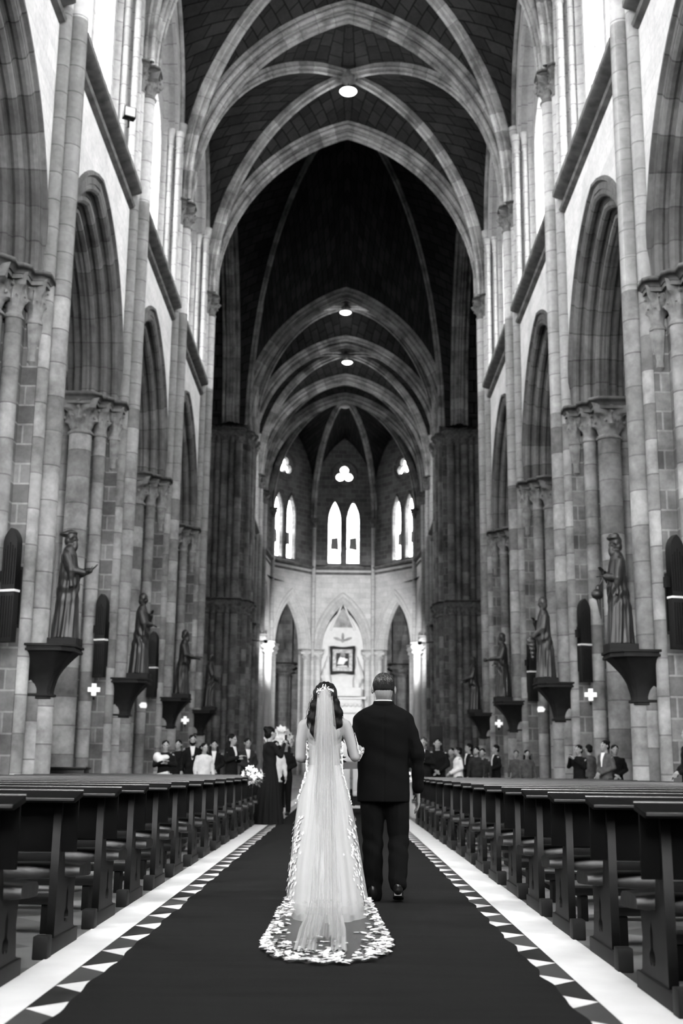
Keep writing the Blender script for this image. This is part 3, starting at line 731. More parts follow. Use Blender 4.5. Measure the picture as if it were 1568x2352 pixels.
# ambulatory shell behind the apse
mb = MB(); R = []
for k in range(13):
    a = PI*k/12; R.append([(10.8*math.cos(a), 86+14.5*math.sin(a), 0), (10.8*math.cos(a), 86+14.5*math.sin(a), 17)])
mb.grid(R, lambda i,j: (i*3.0, j*17)); struct(mb.build('wall_ambulatory', M['lowwall'], smooth=60))
mb = MB(); 
for k in range(12):
    a, b2 = PI*k/12, PI*(k+1)/12
    mb.face([(6.3*math.cos(a), 85.5+10.3*math.sin(a), 15.6),(6.3*math.cos(b2), 85.5+10.3*math.sin(b2), 15.6),(10.8*math.cos(b2), 86+14.5*math.sin(b2), 15.6),(10.8*math.cos(a), 86+14.5*math.sin(a), 15.6)])
struct(mb.build('ceiling', M['web'], smooth=0))
for s in (-1, 1):
    mb = MB(); strip(mb, s*12.6, fr(68, 90, 3), lambda y: 0, lambda y: 17, s < 0); struct(mb.build('wall_chancel_aisle_%s' % side(s), M['lowwall'], smooth=0))
    mb = MB(); mb.face([(s*7.5,73,15.6),(s*12.6,73,15.6),(s*12.6,90,15.6),(s*7.5,90,15.6)]); struct(mb.build('ceiling', M['web'], smooth=0))
    # dark columns of the ambulatory seen through the side arches
    for x, y in ((4.9, 98.3), (6.9, 96.6), (8.6, 93.5)):
        mb = MB()
        for q in range(6):
            an = q*PI/3; mb.lathe(s*x+.42*math.cos(an), y+.42*math.sin(an), [(.22,0),(.22,8.6)], n=10)
        mb.lathe(s*x, y, [(.5,0),(.5,8.6)], n=12); capital(mb, s*x, y, .62, 8.6, 9.5, n=24); abacus(mb, s*x, y, 1.05, 9.4, 9.7)
        mb.prism([(s*x-.7,y-.7),(s*x+.7,y-.7),(s*x+.7,y+.7),(s*x-.7,y+.7)], 9.7, 15.6)
        tag(mb.build('ambulatory_column', stone('dark_column', .16, var=.3, mortar=1.3, bw=.5, rh=.4, ms=.02)), 'dark clustered column behind the apse on the %s, %s' % (side(s), 'seen through the side arch' if x < 5 else ('beside it' if x < 8 else 'outermost')), 'column', 'columns of the ambulatory')
# ================================================================ BLOB SCULPTING
class Blob:
    """overlapping limbs and masses fused into one continuous skin by voxel remeshing"""
    def __init__(s): s.mb = MB()
    def ell(s, c, r, n=14, rot=None):
        P = []
        for i in range(n+1):
            th = PI*i/n
            row = []
            for j in range(n+2):
                v = Vector((r[0]*math.sin(th)*math.cos(2*PI*j/(n+2)), r[1]*math.sin(th)*math.sin(2*PI*j/(n+2)), -r[2]*math.cos(th)))
                if rot: v = rot @ v
                row.append(v + Vector(c))
            P.append(row)
        s.mb.grid(P, None, cj=True, flip=True); return s
    def cap(s, p0, p1, r0, r1=None, n=12):
        r1 = r0 if r1 is None else r1; p0, p1 = Vector(p0), Vector(p1); d = (p1-p0).normalized(); a = d.orthogonal().normalized(); b = d.cross(a); P = []
        for k in range(5):
            t = PI/2*k/4; P.append((p0 - d*r0*math.cos(t), r0*math.sin(t)))
        for k in range(5):
            t = PI/2*k/4; P.append((p1 + d*r1*math.sin(t), r1*math.cos(t)))
        G = [[c + (a*math.cos(2*PI*j/n)+b*math.sin(2*PI*j/n))*max(r, 1e-4) for j in range(n)] for c, r in P]
        s.mb.grid(G, None, cj=True, flip=True); return s
    def limb(s, pts, rs, n=12):
        for i in range(len(pts)-1): s.cap(pts[i], pts[i+1], rs[i], rs[i+1], n)
        return s
    def loft(s, secs, n=28, folds=None):
        """secs: (z, cx, cy, hx, hy)"""
        P = []
        for (z, cx, cy, hx, hy) in secs:
            P.append([(cx+hx*math.cos(2*PI*j/n)*(1+(folds(2*PI*j/n, z) if folds else 0)), cy+hy*math.sin(2*PI*j/n)*(1+(folds(2*PI*j/n, z) if folds else 0)), z) for j in range(n)])
        s.mb.grid(P, None, cj=True, flip=secs[0][0] < secs[-1][0])
        s.mb.face(P[0] if secs[0][0] > secs[-1][0] else list(reversed(P[0]))); s.mb.face(P[-1] if secs[0][0] < secs[-1][0] else list(reversed(P[-1]))); return s
    def done(s, name, mat, parent=None, voxel=.015, smooth=4, disp=None, xf=None, extra=None):
        me = bpy.data.meshes.new(name); me.from_pydata(s.mb.v, [], s.mb.f)
        o = bpy.data.objects.new(name, me)
        m = o.modifiers.new('r', 'REMESH'); m.mode = 'VOXEL'; m.voxel_size = voxel
        if smooth: q = o.modifiers.new('s', 'SMOOTH'); q.iterations = smooth; q.factor = .5
        nm = bake(o)
        bpy.data.objects.remove(o); bpy.data.meshes.remove(me)
        if disp:
            nn = [v.normal.copy() for v in nm.vertices]; cc = [v.co.copy() for v in nm.vertices]
            nm.vertices.foreach_set('co', [q for c, n_ in zip(cc, nn) for q in (c + n_*disp(c))]); nm.update()
        if extra:   # raw geometry joined in (fingers)
            bm = bmesh.new(); bm.from_mesh(nm); t = bpy.data.meshes.new('t'); t.from_pydata(extra.v, [], extra.f); bm.from_mesh(t); bm.to_mesh(nm); bm.free(); bpy.data.meshes.remove(t)
        nm.polygons.foreach_set('use_smooth', [True]*len(nm.polygons)); nm.name = name
        nm.materials.clear(); nm.materials.append(mat)
        ob = bpy.data.objects.new(name, nm); COL.objects.link(ob)
        if parent: ob.parent = parent
        return ob
def hand(target, wrist, direc, up, size=1.0, curl=.5, side_=1, blob=True):
    """palm plus five separate unequal bent fingers; direc = where the fingers point, up = back of hand"""
    d = Vector(direc).normalized(); u = Vector(up); u = (u - d*u.dot(d)).normalized(); l = d.cross(u)*side_
    w = Vector(wrist); S = size
    def cp(a, b, r0, r1):
        if blob: target.cap(a, b, r0, r1, 8)
        else: target.tube(a, b, r0, r1, 7)
    for k in (-1.2, -.4, .4, 1.2):
        cp(w + l*k*.012*S, w + d*.085*S + l*k*.019*S, .014*S, .012*S)
    for k, L in zip((-1.5, -.5, .5, 1.5), (.058, .072, .078, .070)):
        p = w + d*.088*S + l*k*.0195*S; dd = d; 
        for seg in (.45, .32, .25):
            dd = (dd - u*curl*.55).normalized(); q = p + dd*L*seg*S; cp(p, q, .0090*S, .0078*S); p = q
    p = w + d*.02*S + l*.024*S; q = p + (d*.6 + l*.75 - u*.2).normalized()*.042*S; r = q + (d*.9 + l*.2 - u*.4).normalized()*.034*S
    cp(p, q, .0125*S, .0105*S); cp(q, r, .0105*S, .0085*S)
def head(B, c, R=1.0, yaw=0, pitch=0, ears=True):
    """head with brow, nose, lips, chin, ears; face towards local +y turned by yaw"""
    rot = Matrix.Rotation(yaw, 3, 'Z') @ Matrix.Rotation(pitch, 3, 'X'); c = Vector(c)
    def P(x, y, z): return c + rot @ (Vector((x, y, z))*R)
    def e(p, r): B.ell(P(*p), [q*R for q in r], 12, rot)
    e((0,-.012,.022), (.076,.094,.088)); e((0,.018,-.045), (.058,.068,.068)); e((0,.05,-.09), (.030,.028,.022))
    e((0,.076,.012), (.048,.016,.014)); e((0,.094,-.022), (.012,.018,.024)); e((0,.100,-.034), (.016,.014,.010))
    e((0,.078,-.062), (.024,.014,.007)); e((0,.076,-.072), (.020,.013,.007))
    e((.036,.062,-.03), (.022,.02,.02)); e((-.036,.062,-.03), (.022,.02,.02))
    if ears:
        for sg in (-1, 1): e((sg*.084,-.008,-.012), (.011,.018,.031))
    return P
# ================================================================ FLOOR, CARPET
M['white_marble'] = plain('white_marble', .56, .35, noise=.08, nscale=4)
M['dark_marble'] = plain('dark_marble', .018, .3, noise=.6, nscale=5)
M['grey_marble'] = plain('grey_marble', .045, .35, noise=.15, nscale=5)
def carpet_mat():
    m, nt, b, N, L = newmat('grey_carpet'); b.inputs['Roughness'].default_value = 1; b.inputs['Specular IOR Level'].default_value = .05
    tc = N('ShaderNodeTexCoord'); n1 = N('ShaderNodeTexNoise'); n1.inputs['Scale'].default_value = 260; n1.inputs['Detail'].default_value = 2; L(tc.outputs['Object'], n1.inputs['Vector'])
    mp = N('ShaderNodeMapping'); mp.inputs['Scale'].default_value = (.5, 3.5, 1); L(tc.outputs['Object'], mp.inputs[0])
    n2 = N('ShaderNodeTexNoise'); n2.inputs['Scale'].default_value = 2.2; n2.inputs['Detail'].default_value = 5; L(mp.outputs[0], n2.inputs['Vector'])
    n3 = N('ShaderNodeTexVoronoi'); n3.inputs['Scale'].default_value = 3; L(tc.outputs['Object'], n3.inputs['Vector'])
    lt = N('ShaderNodeMath'); lt.operation = 'LESS_THAN'; lt.inputs[1].default_value = .012; L(n3.outputs['Distance'], lt.inputs[0])
    a = N('ShaderNodeMapRange'); a.inputs[1].default_value = .3; a.inputs[2].default_value = .7; a.inputs[3].default_value = .0045; a.inputs[4].default_value = .0115; L(n1.outputs['Fac'], a.inputs[0])
    c = N('ShaderNodeMapRange'); c.inputs[1].default_value = .35; c.inputs[2].default_value = .6; c.inputs[3].default_value = .84; c.inputs[4].default_value = 1.08; L(n2.outputs['Fac'], c.inputs[0])
    mu = N('ShaderNodeMath'); mu.operation = 'MULTIPLY'; L(a.outputs[0], mu.inputs[0]); L(c.outputs[0], mu.inputs[1])
    ad = N('ShaderNodeMath'); ad.operation = 'MULTIPLY_ADD'; L(lt.outputs[0], ad.inputs[0]); ad.inputs[1].default_value = .09; L(mu.outputs[0], ad.inputs[2]); L(ad.outputs[0], b.inputs['Base Color'])
    bp = N('ShaderNodeBump'); bp.inputs['Strength'].default_value = .4; bp.inputs['Distance'].default_value = .006; L(n1.outputs['Fac'], bp.inputs['Height']); L(bp.outputs[0], b.inputs['Normal'])
    return m
M['carpet'] = carpet_mat()
CX0, CX1 = -1.165, 1.005
def carpet(y0, y1, z, label):
    ys = fr(y0, y1, int((y1-y0)*14)); P = []
    for y in ys:
        xl = CX0 + .010*math.sin(y*5.1) + .006*math.sin(y*13.7); xr = CX1 + .022*abs(math.sin(y*4.6)) - .008 + .006*math.sin(y*15.1)
        P.append([(xl, y, .004), (xl, y, z)] + [(xl+(xr-xl)*k/6, y, z + .004*math.sin(y*3.1+k)*math.sin(y*.9)) for k in range(1, 6)] + [(xr, y, z), (xr, y, .004)])
    mb = MB(); mb.grid(P, None, flip=True); mb.face([P[0][k] for k in (0,1,7,8)])
    tag(mb.build('aisle_carpet', M['carpet']), label, 'carpet', 'aisle carpets')
carpet(2.5, 17.1, .020, 'dark grey carpet strip along the aisle, nearer length under the couple')
carpet(16.9, 62, .012, 'dark grey carpet strip beyond the seam, running on to the altar')
tc_n = tcount
for s, xs, xi in ((-1, -1.575, -1.333), (1, 1.445, 1.162)):
    tc_n += 1; mb = MB(); mb.box(min(xs,xi), max(xs,xi), -2, 62, 0, .006); o = struct(mb.build('trim_%d' % tc_n, M['white_marble'], smooth=0))
    tc_n += 1; mb = MB(); y = (5.30 if s < 0 else 5.58) - .54*10; k = 0
    xa = xi; xb = xi - s*.262
    while y < 60:
        w = [(xa, y, .005), (xb, y-.27, .005), (xb, y+.27, .005)]; dk = [(xa, y, .005), (xb, y+.27, .005), (xa, y+.54, .005)]
        if s > 0: w.reverse(); dk.reverse()
        w.reverse(); dk.reverse()
        mb.mi = 0; mb.face(w); mb.mi = 1 + (k % 2); mb.face(dk); y += .54; k += 1
    struct(mb.build('trim_%d' % tc_n, [M['white_marble'], M['dark_marble'], M['grey_marble']], smooth=0, merge=False))
# ================================================================ PEWS
M['pew'] = plain('dark_pew_wood', .003, .40, noise=.4, nscale=7, spec=.16)
M['pewback'] = plain('shaded_oak_back', .0022, .6, noise=.3, nscale=7, spec=.04); M['bead'] = plain('polished_edge', .02, .25, spec=.5)
M['pew_end'] = plain('worn_pew_end_wood', .0055, .6, noise=.35, nscale=9)
M['leather'] = plain('black_leather', .005, .33, noise=.2, nscale=12, bump=.25, spec=.22)
def polar_union(cs, cx, cy, n=28):
    out = []
    for i in range(n):
        a = 2*PI*i/n; d = (math.cos(a), math.sin(a)); best = 0
        t = 0
        while t < .2:
            p = (d[0]*t, d[1]*t)
            if any(((p[0]-c[0])/c[2])**2 + ((p[1]-c[1])/c[3])**2 <= 1 for c in cs): best = t
            t += .002
        out.append((cx+d[0]*best, cy+d[1]*best))
    return out
def make_pew(s, L=3.55):
    """origin at the aisle end; seat on the +y side; runs outwards (direction s)"""
    t = empty('church_pew')
    hole = polar_union([(0,.055,.024,.085),(-.026,-.025,.028,.034),(.026,-.03,.028,.034),(0,0,.03,.03)], .25, .20)
    outl = [(-.02,.02),(0,.81),(.10,.81),(.125,.55),(.16,.42),(.44,.38),(.42,.25),(.45,.10),(.50,.08),(.50,.02)]
    for xe in (0, L*.5, L-.045):
        plate_with_holes('end_panel', outl, [hole], .045, M['pew_end'], t, lambda u, v, w: Vector((s*(xe+.0225)+w, u, v)))
        mb = MB(); x0, x1 = sorted((s*(xe-.012), s*(xe+.057))); mb.box(x0, x1, -.20, .52, 0, .085); mb.box(x0-.006, x1+.006, -.23, -.13, 0, .12); mb.build('foot', M['pew_end'], t, bevel=.008)
    mb = MB(); x0, x1 = sorted((s*-.085, s*(L+.085))); mb.box(x0, x1, .030, .055, .54, .838); mb.build('backrest', M['pewback'], t, bevel=.004)
    x0, x1 = sorted((s*.0, s*L)); mb = MB(); mb.box(x0, x1, .05, .08, .485, .53); mb.build('rail', M['pew'], t, bevel=.004)
    x0, x1 = sorted((s*-.095, s*(L+.095))); mb = MB()
    sec = [(-.115,.812),(-.120,.836),(.085,.872),(.095,.860),(.095,.840),(-.09,.812)]
    P = [[(x, y, z) for y, z in sec] for x in (x0, x1)]
    mb.grid(P, None, cj=True, flip=False); mb.face(P[0]); mb.face(list(reversed(P[1]))); mb.build('book_ledge', M['pewback'], t, smooth=30, bevel=.006, solid=1)
    mb = MB(); mb.tube((x0,.093,.874),(x1,.093,.874),.008,n=8); mb.build('ledge_bead', M['bead'], t)
    mb = MB(); mb.box(x0+.004,x1-.004,-.122,-.112,.822,.838); mb.build('ledge_lip', M['bead'], t, bevel=.003)
    # padded seat, rolled over the front edge
    B = []; n = 14
    sec = [(.10,.385),(.10,.455),(.13,.478),(.25,.482),(.40,.485),(.50,.472),(.545,.44),(.55,.40),(.53,.365),(.48,.355),(.30,.365)]
    nx = 26; P = []
    for i in range(nx+1):
        x = -.10 + (L+.2)*i/nx; e = min(i, nx-i); sc = {0: .0, 1: .82}.get(e, 1); xx = x + (.0 if e else (.02 if i == 0 else -.02))
        cy = sum(q[0] for q in sec)/len(sec); cz = .42
        P.append([(s*xx, cy+(y-cy)*(sc if sc else .72), cz+(z-cz)*(sc if sc else .6) + .003*math.sin(i*2.1)*math.sin(k)) for k, (y, z) in enumerate(sec)])
    mb = MB(); mb.grid(P, None, cj=True); mb.face(P[0]); mb.face(list(reversed(P[-1]))); mb.build('seat', M['leather'], t, smooth=70, solid=1)
    # kneeler behind the back
    mb = MB(); x0, x1 = sorted((s*.16, s*(L-.1))); mb.box(x0, x1, -.46, -.30, .17, .225); mb.build('kneeler', M['leather'], t, bevel=.018)
    for xe in (.22, L*.48, L-.2):
        mb = MB(); x0, x1 = sorted((s*xe, s*(xe+.05))); mb.box(x0, x1, -.45, -.31, 0, .17); mb.box(x0, x1, -.31, .02, .08, .12); mb.build('kneeler_leg', M['pew_end'], t, bevel=.004)
    return t
PEWX = {-1: -1.58, 1: 1.45}
NUM = ['first','second','third','fourth','fifth','sixth','seventh','eighth','ninth','tenth','eleventh','twelfth','thirteenth','fourteenth','fifteenth','sixteenth','seventeenth','eighteenth']
for s in (-1, 1):
    proto = make_pew(s); k = 0
    ys = [5.60 + 1.22*i for i in range(16)] if s < 0 else [5.45 - 1.165] + [5.45 + 1.165*i for i in range(16)]
    for i, y in enumerate(ys):
        o = proto if i == 0 else copy_tree(proto)
        o.location = (PEWX[s] + (random.uniform(-.012,.012)), y, 0); o.rotation_euler.z = random.uniform(-.004,.004)
        if s > 0 and i == 0: lab = 'dark wooden pew entering at the bottom right corner by its seat end'
        else:
            kk = i if s < 0 else i-1
            lab = 'dark wooden pew %s of the aisle, %s row from the camera%s' % ('left' if s < 0 else 'right', NUM[kk], ', with trefoil cut-out end' if kk < 6 else '')
        tag(o, lab, 'pew', 'church pews on the %s side of the aisle' % ('left' if s < 0 else 'right'))
# bag left on a pew, right side
B = Blob(); B.ell((2.18, 6.90, .585), (.15,.12,.10)); B.ell((2.30, 6.88, .60), (.12,.1,.12)); 
o = B.done('handbag', M['leather'], voxel=.014, disp=lambda c: .006*math.sin(c.x*60)*math.sin(c.z*50)); tag(o, 'crumpled black bag lying on a pew seat right of the aisle, second row', 'bag')
mb = MB(); mb.pathtube([(2.10,6.88,.64),(2.08,6.88,.72),(2.17,6.88,.77),(2.28,6.88,.74),(2.31,6.88,.66)], .01, 6); mb.build('strap', M['leather'], o)

# ================================================================ STATUES ON CORBELS
M['bronze'] = plain('dark_bronze', .010, .42, noise=.6, nscale=4, spec=.35, bump=.15)
M['palestatue'] = plain('weathered_bronze', .026, .45, noise=.8, nscale=3, spec=.4, bump=.15)
M['corbel'] = plain('dark_corbel_wood', .005, .6, noise=.4, nscale=8, bump=.4)
def corbel_bracket(s, y, lab):
    """projects from the pier's wall shaft into the nave; origin at the shaft foot"""
    t = empty('corbel_bracket', (s*5.72, y, 0), 0 if s < 0 else PI, lab, 'corbel', 'carved brackets carrying the statues')
    z1 = 3.30
    def ring(hx0, hx1, hy, ch):   # plan polygon, +x towards the nave
        return [(hx0,-hy),(hx1-ch,-hy),(hx1,-hy+ch),(hx1,hy-ch),(hx1-ch,hy),(hx0,hy)]
    mb = MB(); mb.prism(ring(-.50,.62,.56,.22), z1-.05, z1); mb.prism(ring(-.50,.58,.53,.22), z1-.09, z1-.05); mb.prism(ring(-.50,.60,.55,.22), z1-.14, z1-.09); mb.build('shelf', M['corbel'], t, smooth=0, bevel=.008)
    mb = MB(); prof = []
    for k in range(13):
        q = k/12; f = q**1.9
        prof.append((ring(-.40+.0*q, .12+.42*f, .20+.31*f, .05+.16*f), z1-.88+.74*q, q))
    P = [[(x, yy, z) for x, yy in r] for r, z, q in prof]
    # subdivide each facet and carve curling leaves
    R = []
    for (r, z, q) in prof:
        row = []
        for i in range(5):
            a, b2 = Vector(r[i]), Vector(r[i+1]); nn = Vector((b2.y-a.y, -(b2.x-a.x))).normalized() if (b2-a).length > 1e-4 else Vector((0,0))
            for j in range(10):
                u = j/10; p = a.lerp(b2, u); w = .018*max(0, math.sin(u*16+q*9*math.cos(u*3)))*math.sin(PI*min(1,q*1.1))
                row.append((p.x+nn.x*w, p.y+nn.y*w, z))
        row.append((r[5][0], r[5][1], z)); R.append(row)
    mb.grid(R, None); mb.build('carved_body', M['corbel'], t, smooth=50)
    mb = MB(); mb.prism(ring(-.30,.16,.24,.07), z1-.98, z1-.93); mb.prism(ring(-.30,.12,.20,.06), z1-.93, z1-.88); mb.prism(ring(-.30,.13,.21,.06), z1-1.03, z1-.98); mb.build('necking', M['corbel'], t, smooth=0, bevel=.006)
    mb = MB(); mb.lathe(-.02, 0, [(.30,0),(.30,.25),(.24,.32),(.19,.4),(.19,z1-1.0)], n=20); mb.build('support_shaft', M['shaft'], t)
    return z1
def robe_disp(seed, amp=.02):
    def f(c):
        a = math.atan2(c.y, c.x); lo = max(0, min(1, (1.55-c.z)/.5)); fade = 1 if c.z > .06 else 0
        w = math.sin(9*a + 1.6*math.sin(c.z*3.1+seed) + seed)*.55 + math.sin(17*a - c.z*4 + seed*2)*.3
        # swagged drapery across the hip
        sw = math.sin(26*(c.z - .28*math.cos(a-seed)) )*max(0, 1-abs(c.z-1.0)/.38)
        return amp*lo*fade*(w*(1-.6*max(0,1-abs(c.z-1.0)/.4)) + .7*sw)
    return f
def statue(s, y, kind, mat, lab):
    """robed saint facing +x (the nave)"""
    H = 1.0; t = empty('saint_statue', (s*5.42, y, 3.30), 0 if s < 0 else PI, lab, 'statue', 'saint statues on the nave piers')
    t.scale = (1.08,1.08,1.13)
    mb = MB(); mb.prism([(-.26,-.25),(.26,-.25),(.30,-.1),(.30,.1),(.26,.25),(-.26,.25)], 0.0, .12); mb.build('plinth', M['corbel'], t, smooth=0, bevel=.01)
    B = Blob(); z0 = .12; lean = {1:.0,2:.03,3:.05,4:.0,5:.02,6:.04,7:.0,8:.05}[kind]
    B.loft([(z0,0,0,.25,.24),(z0+.25,0,0,.225,.22),(z0+.7,.0,0,.20,.21),(z0+1.0,.01+lean,0,.185,.21),(z0+1.25,.0+lean,0,.165,.22),(z0+1.45,-.01+lean,0,.15,.235),(z0+1.58,-.01+lean,0,.10,.18),(z0+1.65,lean,0,.06,.08)], 30)
    hc = (.02+lean, 0, z0+1.78)
    Bh = B; head(B, hc, 1.12, -PI/2, {2:-.2,4:-.25,8:-.3,6:-.25}.get(kind, -.05))
    B.ell((hc[0]-.02, 0, hc[2]+.035), (.115,.105,.115)); B.ell((hc[0]-.05, 0, hc[2]-.06), (.09,.10,.10))
    if kind in (1, 3, 5, 7): B.ell((hc[0]+.07, 0, hc[2]-.14), (.055,.06,.10))     # beard
    if kind == 1: B.ell((hc[0]-.02, 0, hc[2]+.09), (.125,.12,.045)); B.ell((hc[0]-.10,.0,hc[2]+.06), (.14,.12,.05))
    if kind == 5: B.ell((hc[0]+.02, 0, hc[2]+.09), (.13,.125,.05)); B.ell((hc[0], .05, hc[2]+.13), (.08,.07,.05)); B.ell((hc[0]+.04, -.05, hc[2]+.13), (.07,.06,.05))
    sh = z0+1.47; X = lean
    arms = {1: (((.10,.26,1.20),(.34,.20,1.26)), ((.10,-.26,1.20),(.33,-.16,1.16))),
            2: (((.10,.26,1.22),(.20,.08,1.42)), ((.08,-.26,1.20),(.24,-.06,1.18))),
            3: (((.06,.26,1.18),(.34,.16,1.12)), ((.06,-.26,1.18),(.34,-.14,1.10))),
            4: (((.10,.25,1.16),(.26,.08,1.02)), ((.10,-.25,1.16),(.26,-.06,.98))),
            5: (((.06,.27,1.16),(.24,.10,1.20)), ((.06,-.27,1.16),(.22,-.10,1.30))),
            6: (((.05,.26,1.18),(.26,.12,1.00)), ((.08,-.26,1.20),(.20,-.08,1.36))),
            7: (((.08,.26,1.18),(.40,.18,1.14)), ((.06,-.26,1.18),(.22,-.10,1.06))),
            8: (((.08,.26,1.18),(.38,.16,1.08)), ((.08,-.26,1.18),(.30,-.12,1.04)))}[kind]
    for sg, (el, wr) in zip((1, -1), arms):
        S0 = (X-.01, sg*.20, sh-.04); E = (X+el[0], el[1], el[2]+z0-.03); Wp = (X+wr[0], wr[1], wr[2]+z0-.03)
        B.limb([S0, E, Wp], [.085,.080,.055]); B.cap(E, (E[0]+.02, E[1], E[2]-.28), .07, .03)
        d = Vector(Wp)-Vector(E); up = Vector((0,0,1)) if kind not in (1,) else Vector((-.5,0,-1))
        if kind == 1: d = Vector((.8, 0, .55))
        hand(B, Wp, d, up, 1.15, .25, sg)
    o = B.done('figure', mat, t, voxel=.014, smooth=2, disp=robe_disp(kind*1.7, .020))
    m2 = MB()
    if kind == 3: m2.box(.40,.62,-.10,.14,1.20,1.26); m2.build('book', mat, t, bevel=.01)
    if kind == 5:
        B = Blob(); B.ell((.42,.10,.98), (.11,.10,.09)); B.ell((.40,.10,1.09), (.05,.05,.06)); B.cap((.30,.10,1.26),(.40,.10,1.08),.015,.015); B.cap((.40,.10,.92),(.36,.10,.55),.045,.012); B.done('hanging_bag', mat, t, voxel=.012)
    if kind == 6:
        B = Blob(); B.ell((.40,.10,.98), (.09,.09,.12)); B.cap((.36,.10,.95),(.33,.08,.55),.08,.03); B.done('gathered_cloth', mat, t, voxel=.014, disp=lambda c: .01*math.sin(c.z*60+c.y*40))
    if kind == 7:
        B = Blob(); B.ell((.56,.20,1.20), (.075,.075,.06)); B.done('held_stone', mat, t, voxel=.012)
    if kind == 1: m2.pathtube([(-.20,-.28,.1),(-.20,-.29,1.0),(-.18,-.28,1.75)], .016, 8); m2.build('staff', M['palestatue'], t)
    if kind == 4: B = Blob(); B.ell((.30,0,1.1),(.07,.12,.09)); B.done('held_scroll', mat, t, voxel=.014)
    return t
PY = NAVE[2:]
SL = ['nearest, wearing a hat and holding out open hands','second along, one hand raised to the chin','third along, carrying a book forward','smallest and farthest, head bowed']
SR = ['nearest, bareheaded with curls, a bag hanging from the hand','second along, pale shoulders and gathered cloth','third along, holding a round stone forward','farthest, leaning forward with hands out']
for i, y in enumerate(PY):
    for s, L_, base in ((-1, SL, 1), (1, SR, 5)):
        corbel_bracket(s, y, 'dark carved corbel bracket on the %s, carrying the statue that is %s' % (side(s), ['nearest','second along','third along','farthest'][i]))
        statue(s, y, base+i, M['palestatue'] if (s, i) in ((1,1),) else M['bronze'], 'dark saint statue on the %s: %s' % (side(s), L_[i]))
# ================================================================ GOTHIC COLUMN SPEAKERS, CROSSES
M['black'] = plain('black_grille', .003, .6, noise=.3, nscale=30)
M['chrome_strip'] = plain('pale_metal_strip', .45, .35)
def em(name, v, k):
    m, nt, b, N, L = newmat(name); b.inputs['Base Color'].default_value = g(.7); b.inputs['Emission Color'].default_value = g(v); b.inputs['Emission Strength'].default_value = k; return m
M['lampglow'] = em('lamp_glow', 1, 3.0); M['sign'] = em('lit_cross_face', 1, .28)
def gothic_speaker(s, x, y, z0, lab, tilt=.0):
    t = empty('column_loudspeaker', (s*x, y, z0), .35*s, lab, 'loudspeaker', 'tall pointed loudspeakers on the piers')
    w = .155; hh = 2.15
    arch = [(-w,.0),(w,.0),(w,.86)] + [(a, .86+b) for a, b in reversed(full_arch(w, .30, 6))][1:-1] + [(-w,.86)]
    plate_with_holes('upper_cabinet', arch, [], .16, M['black'], t, lambda u, v, q: Vector((u, q, v+1.0)))
    mb = MB(); mb.box(-w,w,-.08,.08,0,.93); mb.build('lower_cabinet', M['black'], t, bevel=.006)
    mb = MB(); mb.box(-w-.01,w+.01,-.09,.09,.94,.985); mb.build('joining_strip', M['chrome_strip'], t, bevel=.004)
    for k in range(-2, 3):
        mb = MB(); mb.box(k*.055-.008, k*.055+.008, -.095, -.08, 1.08, 1.88-.06*abs(k)); mb.box(k*.055-.008, k*.055+.008, -.095, -.08, .08, .86); mb.build('grille_slat', M['black'], t, smooth=0)
    mb = MB(); mb.box(-.05,.05,.08,.30,.3,.36); mb.box(-.05,.05,.08,.30,1.4,1.46); mb.box(-.05,.05,.26,.30,.36,1.4); mb.box(-w-.08,-w,-.02,.08,1.15,1.35); mb.build('wall_bracket', M['black'], t, smooth=0)
for i, y in enumerate(PY[:3]):
    for s in (-1, 1):
        gothic_speaker(s, 6.25, y-1.08, 3.25, 'tall black pointed loudspeaker on the %s, %s' % (side(s), ['cut off by the edge of the picture','in front of the second pier','in front of the third pier'][i]))
def cross_sign(s, x, y, z, lab):
    t = empty('lit_cross', (s*x, y, z), 0, lab, 'sign', 'small lit crosses on the piers')
    w, l = .055, .15
    pl = [(-w,-l),(w,-l),(w,-w),(l,-w),(l,w),(w,w),(w,l),(-w,l),(-w,w),(-l,w),(-l,-w),(-w,-w)]
    plate_with_holes('cross_face', pl, [], .05, M['sign'], t, lambda u, v, q: Vector((u, q, v)))
    mb = MB(); mb.tube((0,.02,-.18),(0,.02,-.26),.03); mb.build('mount', M['black'], t)
    mb = MB(); mb.box(-.03,.03,.02,.28,-.03,.03); mb.build('wall_arm', M['black'], t)
for s in (-1, 1):
    cross_sign(s, 6.32, PY[1]-1.25, 2.93, 'small white lit cross on the %s, below the pointed loudspeaker of the second pier' % side(s))
    cross_sign(s, 6.22, PY[3]-1.25, 2.85, 'small white lit cross on the %s, between the two farthest statues' % side(s))
    t = empty('wall_lamp', (s*6.55, PY[2]-.95, 3.0), 0, 'small white wall lamp on the %s, beside the second corbel' % side(s), 'lamp', 'small wall lamps')
    mb = MB(); mb.lathe(0,0,[(.02,-.1),(.13,-.09),(.15,.0),(.12,.08),(.03,.1)],n=14); mb.build('shade', M['sign'], t); mb = MB(); mb.box(-.02,.02,0,.6,-.02,.02); mb.build('arm', M['black'], t)
# spotlight on the clerestory string course (left)
t = empty('floodlight', (-5.72, 27.6, ZSTR+.40), .5, 'small floodlight perched on the left moulding below the clerestory window', 'floodlight')
mb = MB(); mb.box(-.16,.16,-.1,.1,.14,.44); mb.build('housing', M['black'], t, bevel=.01); mb = MB(); mb.box(-.13,.13,-.115,-.1,.17,.41); mb.build('lens', M['chrome_strip'], t); mb = MB(); mb.tube((0,0,-.1),(0,0,.16),.03); mb.build('stand', M['black'], t)
